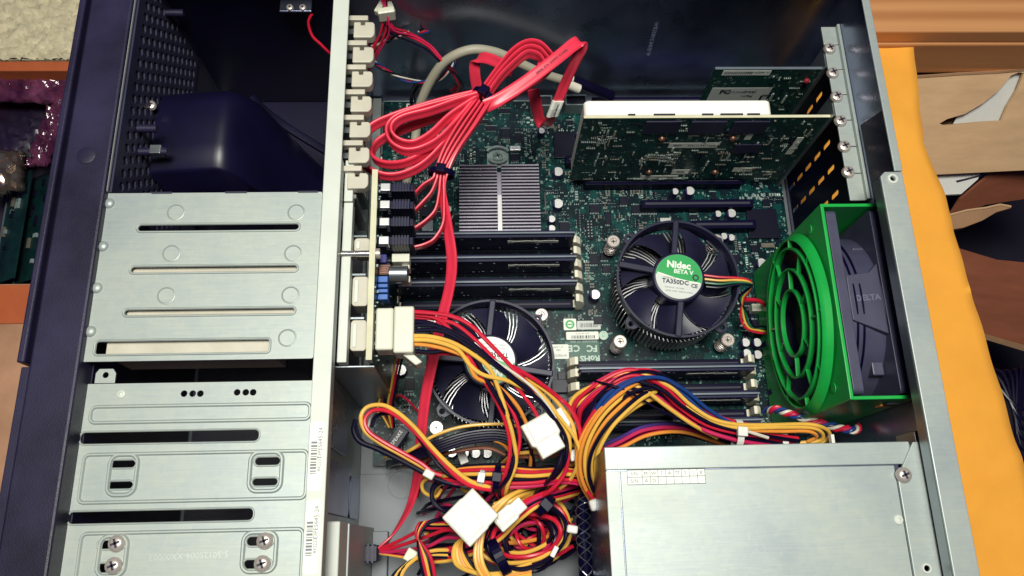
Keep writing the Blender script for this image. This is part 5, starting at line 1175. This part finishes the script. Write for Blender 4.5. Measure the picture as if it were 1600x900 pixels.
pathC = px([(905, 660, 88), (912, 632, 98), (945, 606, 106), (985, 590, 108), (1025, 604, 104), (1060, 634, 98), (1100, 660, 92), (1145, 674, 88), (1190, 682, 80), (1240, 690, 70)])
bundle(m1, pathC, ['red_wire', 'magenta_wire', 'black_wire', 'red_wire', 'magenta_wire', 'black_wire', 'red_wire', 'black_wire', 'magenta_wire', 'red_wire', 'black_wire', 'black_wire', 'magenta_wire'], 7.0, 1.3, 8, 23, .15, .8, .8, .85, 1.05)
W(m1, 'yellow_wire', [(886, 646, 92), (896, 622, 98), (920, 606, 104), (955, 600, 109), (1000, 606, 110), (1040, 634, 106), (1080, 662, 98), (1120, 684, 84)], 1.4)
W(m1, 'yellow_wire', [(890, 650, 90), (904, 630, 96), (930, 612, 102), (950, 590, 108), (1000, 584, 110), (1046, 604, 108), (1078, 632, 104), (1112, 654, 100), (1150, 663, 96), (1200, 664, 90), (1262, 663, 84), (1290, 670, 78), (1296, 682, 72), (1280, 692, 66), (1250, 694, 62)], 1.4)
W(m1, 'yellow_wire', [(1060, 626, 102), (1100, 652, 99), (1150, 668, 95), (1210, 668, 89), (1264, 668, 82), (1284, 676, 76), (1282, 688, 70), (1250, 692, 64)], 1.4)
W(m1, 'orange_wire', [(1160, 672, 92), (1215, 674, 86), (1262, 674, 80), (1276, 682, 74), (1262, 690, 68)], 1.3)
W(m1, 'black_wire', [(930, 596, 106), (955, 602, 116), (985, 614, 114), (1030, 640, 106), (1080, 662, 96), (1140, 672, 90)], .9)
W(m1, 'white_wire', [(1120, 664, 96), (1160, 672, 93), (1200, 684, 86)], 1.2)
bundle(m1, px([(930, 710, 62), (970, 694, 66), (1010, 676, 70), (1060, 672, 68), (1110, 686, 60), (1150, 700, 50)]), ['red_wire', 'magenta_wire', 'black_wire', 'orange_wire', 'purple_wire'], 4, 1.3, 8, 25)
tie('tie_band', 'nylon_tie', m1, at(1152, 678, 86), (1, -.1, 0), 9, 9, 4.2); tie('tie_band', 'nylon_tie', m1, at(1222, 690, 70), (1, -.1, 0), 6, 7, 4, head=False)
a = at(932, 788, 92); MB().obox(TM(a.x, a.y, 92, 15), 9, 7, 7).build('tie_head', 'nylon_tie', m1, bevel=1.5)
a = at(1300, 690, 80); MB().obox(TM(a.x, a.y, 80, 0), 2.2, 9, 5).build('tie_tail', 'nylon_tie', m1, bevel=.4)
W(m1, 'red_wire', [(905, 752, 84), (918, 768, 88), (930, 784, 92)], 1.2)
# right hand strands beside the loom
W(m1, 'red_wire', [(800, 572, 118), (840, 596, 112), (876, 624, 104), (892, 640, 106), (904, 664, 104), (908, 694, 100), (904, 720, 94)], 1.5); W(m1, 'yellow_wire', [(820, 590, 112), (856, 614, 106), (880, 640, 100), (894, 662, 101), (900, 690, 98), (902, 715, 94)], 1.4)
# coil of spare wiring at the bottom
co = thing('spare_cable_coil', 'coiled spare drive cables tied in a knot at the bottom with white plugs', 'wire bundle', at(820, 830, 30))
rr = random.Random(31)
cc = ['yellow_wire', 'black_wire', 'red_wire', 'yellow_wire', 'black_wire', 'magenta_wire', 'yellow_wire', 'black_wire', 'red_wire', 'yellow_wire', 'black_wire', 'black_wire', 'yellow_wire', 'red_wire', 'black_wire', 'orange_wire', 'black_wire', 'yellow_wire']
cc = cc + ['black_wire', 'yellow_wire', 'black_wire', 'red_wire', 'black_wire', 'yellow_wire', 'black_wire', 'magenta_wire', 'black_wire', 'yellow_wire', 'black_wire', 'black_wire', 'red_wire', 'black_wire', 'orange_wire', 'black_wire']
for k, c in enumerate(cc):
    cx, cy = 822 + rr.uniform(-10, 8), 832 + rr.uniform(-6, 8); ax_, ay_ = (rr.uniform(40, 74), rr.uniform(30, 58)) if k < 18 else (rr.uniform(14, 66), rr.uniform(8, 44)); ph = rr.uniform(0, 6.28); z0 = rr.uniform(44, 86) if k < 18 else rr.uniform(10, 62); tl = rr.uniform(-.45, -.1); pts = []
    for i in range(12):
        a = ph + 2 * math.pi * i / 12; ex = ax_ * math.cos(a) * (1 + .06 * rr.uniform(-1, 1)); ey = ay_ * math.sin(a) * (1 + .06 * rr.uniform(-1, 1))
        pts.append(at(cx + ex * math.cos(tl) - ey * math.sin(tl), cy + ex * math.sin(tl) + ey * math.cos(tl), z0 + 5 * math.sin(a * 2 + k)))
    MB().tube(catmull(pts, 5, True), rr.uniform(1.2, 1.5), 8, 0, True).build('wire', c, co, smooth=True)
for k, c in enumerate(('yellow_wire', 'yellow_wire', 'orange_wire', 'yellow_wire', 'black_wire')):
    W(co, c, [(880, 770 + k * 3, 40), (840, 768 + k * 3, 66), (806 - k * 6, 778 + k * 2, 86), (775 - k * 10, 800, 84), (742 - k * 5, 830, 78), (712 + k * 3, 852 + k * 2, 82), (712 + k * 8, 880 + k * 3, 84), (740 + k * 6, 894 + k * 2, 86), (780, 896 + k * 3, 84), (830, 880 + k * 6, 80)], 1.5)
for k, c in enumerate(('yellow_wire', 'orange_wire', 'yellow_wire')): W(co, c, [(880, 760, 40), (840, 760, 70), (806, 770, 88), (772 + k * 4, 792, 92), (754 + k * 3, 820, 94), (744 + k * 4, 850, 94), (744 + k * 5, 880, 94), (758 + k * 5, 905, 92), (780 + k * 5, 925, 88)], 1.5)
for k, c in enumerate(('red_wire', 'magenta_wire', 'black_wire', 'red_wire', 'yellow_wire')): W(co, c, [(915, 752 + k * 4, 40), (880, 762 + k * 4, 70), (845, 772 + k * 4, 86), (810, 790 + k * 6, 84), (770 + k, 828 + k * 5, 76), (720, 852 + k * 5, 66), (670, 862 + k * 4, 54), (630, 862 + k * 2, 42), (594, 860 + k, 33)], 1.3)
for k, c in enumerate(('black_wire', 'red_wire', 'yellow_wire', 'black_wire', 'red_wire')): W(co, c, [(760, 830 + k * 3, 30), (722, 814 + k * 3, 54), (690 - k * 6, 812 + k * 3, 66), (668 - k * 3, 818, 70), (655 - k * 1, 838, 72), (656 + k * 4, 870, 74), (664 + k * 4, 905, 72)], 1.4)
for k, c in enumerate(('yellow_wire', 'black_wire', 'yellow_wire', 'black_wire')): W(co, c, [(720, 860 + k * 4, 60), (672 - k * 4, 862 + k * 3, 64), (636 - k * 5, 884 + k * 3, 66), (626 - k * 4, 912, 66), (640, 935, 60)], 1.5)
for k, c in enumerate(('red_wire', 'red_wire', 'magenta_wire')): W(co, c, [(594, 858 + k * 3, 33), (630, 842 + k * 9, 44), (668, 822 + k * 16, 56), (700, 816 + k * 12, 64), (740, 826 + k * 10, 70)], 1.3)
molex(co, 736, 808, 104, 44, 25, 24, 9, .95); molex(co, 797, 803, 96, 40, 21, 11, 8); a = at(642, 868, 60); MB().obox(TM(a.x, a.y, 60, 60), 8, 7, 6).build('connector', 'nylon', co, bevel=.6)
tie('tie_band', 'black', co, at(852, 790, 86), (.7, -.7, 0), 7, 7, 5); tie('tie_band', 'black', co, at(780, 870, 86), (1, .5, 0), 11, 9, 6, head=False)
a = at(894, 827, 76); MB().obox(TM(a.x, a.y, 76, -10), 7, 5, 5).build('tie_head', 'nylon_tie', co, bevel=1.2); a = at(866, 862, 84); MB().obox(TM(a.x, a.y, 84, -30), 3, 7, 4).build('tie_head', 'nylon_tie', co, bevel=.6)
lw = thing('lower_wiring', 'dark tangle of black, red and yellow wires lying on the tray under the coil', 'wire bundle', at(760, 790, 10))
rr = random.Random(77)
for k in range(26):
    c = rr.choice(('black_wire', 'black_wire', 'black_wire', 'black_wire', 'red_wire', 'yellow_wire', 'magenta_wire')); v0 = rr.uniform(720, 860); v1 = rr.uniform(730, 900); z = rr.uniform(4, 56)
    W(lw, c, [(905 + rr.uniform(-12, 14), v0, z), (860 + rr.uniform(-20, 20), v0 + rr.uniform(-20, 30), z + rr.uniform(-6, 10)), (800 + rr.uniform(-20, 20), (v0 + v1) / 2 + rr.uniform(-30, 30), z + rr.uniform(-4, 10)), (745 + rr.uniform(-22, 22), v1 + rr.uniform(-20, 20), z + rr.uniform(-6, 8)), (690 + rr.uniform(-16, 26), v1 + rr.uniform(-30, 30), max(3, z - 14)), (660 + rr.uniform(-10, 30), v1 + rr.uniform(0, 40), 2)], 1.4)
bs = thing('braided_sleeve', 'black braided cable sleeve standing against the power supply side', 'cable sleeve', at(915, 830, 20))
wire(bs, px([(922, 760, 70), (912, 790, 66), (911, 830, 62), (914, 870, 60), (918, 930, 56)]), 'black', 4.6, 10, 14, 'sleeve')
mb = MB(); C = catmull(px([(922, 760, 70), (912, 790, 66), (911, 830, 62), (914, 870, 60), (918, 930, 56)]), 10)
for s0 in range(6):
    mb.tube([p + Vector((4.7 * math.cos(i * .55 * (1 if s0 % 2 else -1) + s0), 0, 4.7 * math.sin(i * .55 * (1 if s0 % 2 else -1) + s0))) for i, p in enumerate(C)], .35, 4)
mb.build('braid', 'steel_mid', bs)

# ================================================================== SURROUNDINGS
def st(o): return tag(o, kind='structure')
st(B(-1500, 1500, -1200, 1500, -432, -430).build('floor', 'dark_room'))
# bench board under the case, with the orange cloth
tb = thing('workbench', 'dark wooden bench board under the computer case', 'table', (0, 150, -45)); B(-262, 396, -300, 455, -52, -36).build('bench_top', 'pink_board', tb, bevel=1)
n = 26; ek = [(-300, 440), (-60, 433), (49, 427), (119, 421), (200, 414), (291, 408), (340, 398), (355, 401), (420, 408), (470, 411)]
def edge(y):
    for (y0, x0), (y1, x1) in zip(ek[:-1], ek[1:]):
        if y0 <= y <= y1: return x0 + (x1 - x0) * (y - y0) / (y1 - y0)
    return ek[-1][1]
vs = []; fs = []; cols = 30
for j in range(181):
    y = -300 + 770 * j / 180; e = edge(y)
    for i in range(cols + 1):
        q = i / cols; x = 170 + (e - 170) * min(1, q / .86); z = -30 + 2.2 * math.sin(y * .03 + x * .02) * math.sin(x * .045) + .9 * math.sin(y * .11 + x * .05) + 1.3 * math.exp(-((y - 150 - (x - 330) * .5 + 60 * math.sin(x * .03)) / 7) ** 2) + 1.1 * math.exp(-((y - 320 + (x - 330) * .7) / 6) ** 2) + 1.5 * math.exp(-((y - 20 - (x - 380) * .9) / 8) ** 2)
        if q > .86: f = (q - .86) / .14; x = e + 5 * math.sin(f * 1.57) ; z = z - 60 * f * f - 3 * f
        vs.append((x, y, z))
for j in range(180):
    for i in range(cols): a = j * (cols + 1) + i; fs.append((a, a + 1, a + cols + 2, a + cols + 1))
o = MB().add(vs, fs).build('orange_cloth', 'cloth', smooth=True, angle=80); md = o.modifiers.new('thick', 'SOLIDIFY'); md.thickness = .0016; md.offset = -1
tag(o, 'bright orange cloth spread under the right side of the case', 'cloth')
# timber beam at the top right
bm_ = thing('timber_beam', 'orange-brown timber beam across the top right corner', 'beam', (600, 480, -60))
B(255, 1100, 441, 520, -75, -27).build('plank', 'timber', bm_, bevel=2); B(255, 1100, 443, 700, -26.8, -10).build('plank', 'timber', bm_, bevel=1.5)
# cardboard box with a hand hole
cb = thing('cardboard_box', 'tan cardboard box with a curved hand hole and white paper inside', 'box', (620, 380, -300))
class Lean:  # upright box panels, tilted here so that they catch more light
    """a leaning sheet: pixel positions are turned into places on its own plane"""
    def __init__(s, u, v, z, deg, yaw=0):
        s.o = at(u, v, z); t = math.radians(deg); w = math.radians(yaw)
        s.e = Vector((math.cos(w), math.sin(w), 0)); h = Vector((-math.sin(w), math.cos(w), 0)); s.n = (-h * math.cos(t) + Vector((0, 0, 1)) * math.sin(t)); s.f = s.n.cross(s.e)
    def uv(s, u, v):
        d = Vector(((u - 800) / F, (v - 450) / F, 1.0)); w = Vector((_X.dot(d), _Y.dot(d), _Z.dot(d))); c = Vector((0, 0, HC)); t = s.n.dot(s.o - c) / s.n.dot(w); p = c + w * t - s.o
        return (p.dot(s.e), p.dot(s.f))
    def sheet(s, name, m, parent, outer, holes=(), z0=-3, z1=0, bevel=0):
        q = MB(); q.plate(outer, list(holes), z0, z1); q.v = [tuple(s.o + s.e * x + s.f * y + s.n * z) for x, y, z in q.v]; return q.build(name, m, parent, bevel=bevel)
L1 = Lean(1500, 117, -70, 48, 2)
hole = [L1.uv(*p) for p in ((1468, 193), (1480, 186), (1508, 178), (1535, 162), (1560, 142), (1580, 118), (1592, 113), (1600, 114), (1590, 140), (1575, 165), (1565, 189), (1530, 191), (1500, 194), (1475, 196))]
out = [L1.uv(*p) for p in ((1360, 282), (1440, 274), (1520, 270), (1600, 266), (1700, 262), (1700, 100), (1600, 107), (1560, 111), (1500, 114), (1440, 118), (1390, 122))]
L1.sheet('front_panel', 'cardboard', cb, out, [hole])
ex = [L1.uv(*p) for p in ((1390, 122), (1440, 118), (1500, 114), (1560, 111), (1600, 107), (1700, 100), (1700, 103), (1600, 110.5), (1560, 114), (1500, 117), (1440, 121), (1390, 125))]
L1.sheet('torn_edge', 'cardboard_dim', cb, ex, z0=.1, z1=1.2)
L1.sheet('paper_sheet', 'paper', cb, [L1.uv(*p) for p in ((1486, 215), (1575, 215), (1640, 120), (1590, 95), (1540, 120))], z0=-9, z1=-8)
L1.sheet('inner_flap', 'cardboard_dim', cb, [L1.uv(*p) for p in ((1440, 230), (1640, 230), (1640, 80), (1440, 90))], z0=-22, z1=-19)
# second, open box below
ob = thing('open_box', 'open reddish brown cardboard box with a torn flap', 'box', (560, 200, -400))
L2 = Lean(1520, 400, -150, 40, -10)
L2.sheet('front_panel', 'cardboard_red', ob, [L2.uv(*p) for p in ((1440, 500), (1540, 522), (1620, 545), (1700, 568), (1700, 425), (1600, 412), (1560, 408), (1520, 396), (1460, 378))])
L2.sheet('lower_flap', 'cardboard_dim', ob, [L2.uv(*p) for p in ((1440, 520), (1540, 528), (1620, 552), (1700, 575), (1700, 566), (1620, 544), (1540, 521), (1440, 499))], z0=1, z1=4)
L3 = Lean(1560, 290, -170, 30, 14)
L3.sheet('back_panel', 'cardboard_red', ob, [L3.uv(*p) for p in ((1480, 345), (1540, 320), (1620, 308), (1700, 300), (1700, 258), (1600, 262), (1545, 275), (1500, 312))])
Q = [at(u, v, -120) for u, v in ((1480, 338), (1510, 329), (1540, 325), (1562, 320), (1580, 325), (1556, 332), (1534, 345), (1505, 356), (1482, 360))]
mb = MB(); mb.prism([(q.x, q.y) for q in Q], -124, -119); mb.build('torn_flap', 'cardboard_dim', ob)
Q = [at(u, v, -119) for u, v in ((1480, 339), (1510, 331), (1540, 327), (1562, 322), (1579, 325))]; MB().tube([q + Vector((0, 1.2, 1)) for q in Q], 1.0, 5).build('torn_edge', 'cardboard', ob)
pp = thing('paper_packing', 'white paper packing sheet between the two cardboard boxes', 'paper', at(1500, 285, -160))
Q = [at(u, v, -150) for u, v in ((1440, 268), (1534, 264), (1528, 280), (1502, 303), (1440, 306))]; mb = MB(); mb.prism([(q.x, q.y) for q in Q], -153, -150); mb.build('sheet', 'paper', pp); Q = [at(u, v, -149) for u, v in ((1494, 282), (1532, 273), (1534, 275), (1496, 285))]; MB().prism([(q.x, q.y) for q in Q], -149.8, -149.3).build('ink_mark', 'ink', pp)
cbk = thing('black_cables', 'tangled black cords in the gap beside the orange cloth', 'cable', at(1580, 620, -200))
for k in range(7):
    W(cbk, 'black_wire', [(1520 + k * 14, 560 + k * 7, -190), (1556 + k * 8, 600 - k * 4, -180), (1590, 636 + k * 12, -176), (1630, 640 + k * 22, -180)], 2.2)
# left hand side
cp = thing('carpet_piece', 'beige looped carpet piece in the top left corner', 'carpet', (-450, 560, -60))
vs = []; fs = []; rr = random.Random(4); NX, NY = 110, 80
for j in range(NY + 1):
    for i in range(NX + 1): vs.append((-560 + 290 * i / NX + rr.uniform(-.8, .8), 449 + 210 * j / NY + rr.uniform(-.8, .8), -60 + rr.uniform(-2.6, 2.6)))
for j in range(NY):
    for i in range(NX): a = j * (NX + 1) + i; fs.append((a, a + 1, a + NX + 2, a + NX + 1))
MB().add(vs, fs).build('pile', 'carpet', cp, smooth=True, angle=180, fixn=False); B(-560, -270, 449.5, 659, -68, -62).build('backing', 'carpet', cp)
sh = thing('wooden_crate', 'terracotta wooden crate rim holding packed circuit boards', 'crate', (-420, 340, -120))
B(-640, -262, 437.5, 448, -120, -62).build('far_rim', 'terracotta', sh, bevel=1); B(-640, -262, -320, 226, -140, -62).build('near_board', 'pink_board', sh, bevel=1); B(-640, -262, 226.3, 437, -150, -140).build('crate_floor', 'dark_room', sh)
B(-640, -262, 190, 224.5, -61.9, -60.6).build('near_rim', 'terracotta', sh, bevel=.5)
bg_ = thing('bubble_bag', 'crumpled pink translucent antistatic bag left of the bezel', 'bag', (-400, 390, -110))
def crumple(name, m, parent, poly_px, z, amp, seed, nx=34, ny=24, dome=18):
    (u0, v0), (u1, v1), (u2, v2), (u3, v3) = poly_px; rr = random.Random(seed); vs = []; fs = []
    ph = [(rr.uniform(.05, .4), rr.uniform(.05, .4), rr.uniform(0, 6)) for _ in range(9)]
    for j in range(ny + 1):
        for i in range(nx + 1):
            s, t = i / nx, j / ny
            u = (u0 * (1 - s) + u1 * s) * (1 - t) + (u3 * (1 - s) + u2 * s) * t; v = (v0 * (1 - s) + v1 * s) * (1 - t) + (v3 * (1 - s) + v2 * s) * t
            p = at(u, v, z); h = sum(abs(math.sin(a * p.x + b * p.y + c)) for a, b, c in ph) / 9
            vs.append((p.x, p.y, z + dome * math.sin(math.pi * s) ** .5 * math.sin(math.pi * t) ** .5 + amp * (h - .5) * 2 + rr.uniform(-.25, .25) * amp * .3))
    for j in range(ny):
        for i in range(nx): a = j * (nx + 1) + i; fs.append((a, a + 1, a + nx + 2, a + nx + 1))
    o = MB().add(vs, fs).build(name, m, parent, smooth=True, angle=28); md = o.modifiers.new('thick', 'SOLIDIFY'); md.thickness = .0008; return o
crumple('film', 'pink_film', bg_, ((-40, 106), (135, 106), (112, 165), (-40, 160)), -84, 7, 3, 40, 16, 6); crumple('film', 'pink_film', bg_, ((92, 140), (128, 140), (78, 262), (42, 262)), -88, 8, 5, 20, 34, 8)
kb = thing('black_bag', 'black plastic bag of parts under the pink film', 'bag', (-420, 360, -125)); crumple('film', 'black_bag', kb, ((-40, 146), (112, 140), (60, 250), (-40, 262)), -110, 3, 8, 26, 20, 6)
ft = thing('foil_wrap', 'torn shiny foil scrap among the packed boards', 'foil', at(15, 265, -100)); crumple('foil', 'foil', ft, ((-20, 236), (40, 236), (42, 300), (-20, 312)), -100, 12, 12, 10, 9, 12)
for k, (ub, ut, m, lab) in enumerate(((0, 22, 'pcb_card', 'dark green circuit board standing in the crate, farthest left'), (34, 58, 'pcb_plain', 'dark green circuit board standing in the crate beside the bezel'))):
    a = at(ub - 8, 432, -100); b = at(ut, 262, -100); d = (b - a); L = d.length; ang = math.degrees(math.atan2(d.y, d.x)); c_ = (a + b) / 2
    q = thing('stored_circuit_board', lab, 'circuit board', (c_.x, c_.y, -118), 'boards stored in the crate')
    MB().obox(TM(c_.x, c_.y, -114, ang, -32), L, 34, 1.6).build('board', 'pcb_stored', q); MB().obox(TM(c_.x, c_.y, -114, ang, -32) @ Matrix.Translation((0, 17.5, 0)), L, 1.4, 3).build('board_edge', 'dimm_edge', q)
    rr = random.Random(40 + k)
    for i in range(9): MB().obox(TM(c_.x, c_.y, -114, ang, -32) @ Matrix.Translation((rr.uniform(-L * .42, L * .42), rr.uniform(-12, 12), 1.8)), rr.choice((4, 7, 10)), rr.choice((3, 5)), 2).build('component', rr.choice(('chip', 'chip', 'solder', 'tan')), q)

for o in bpy.data.objects:
    if '_b' in o: del o['_b']
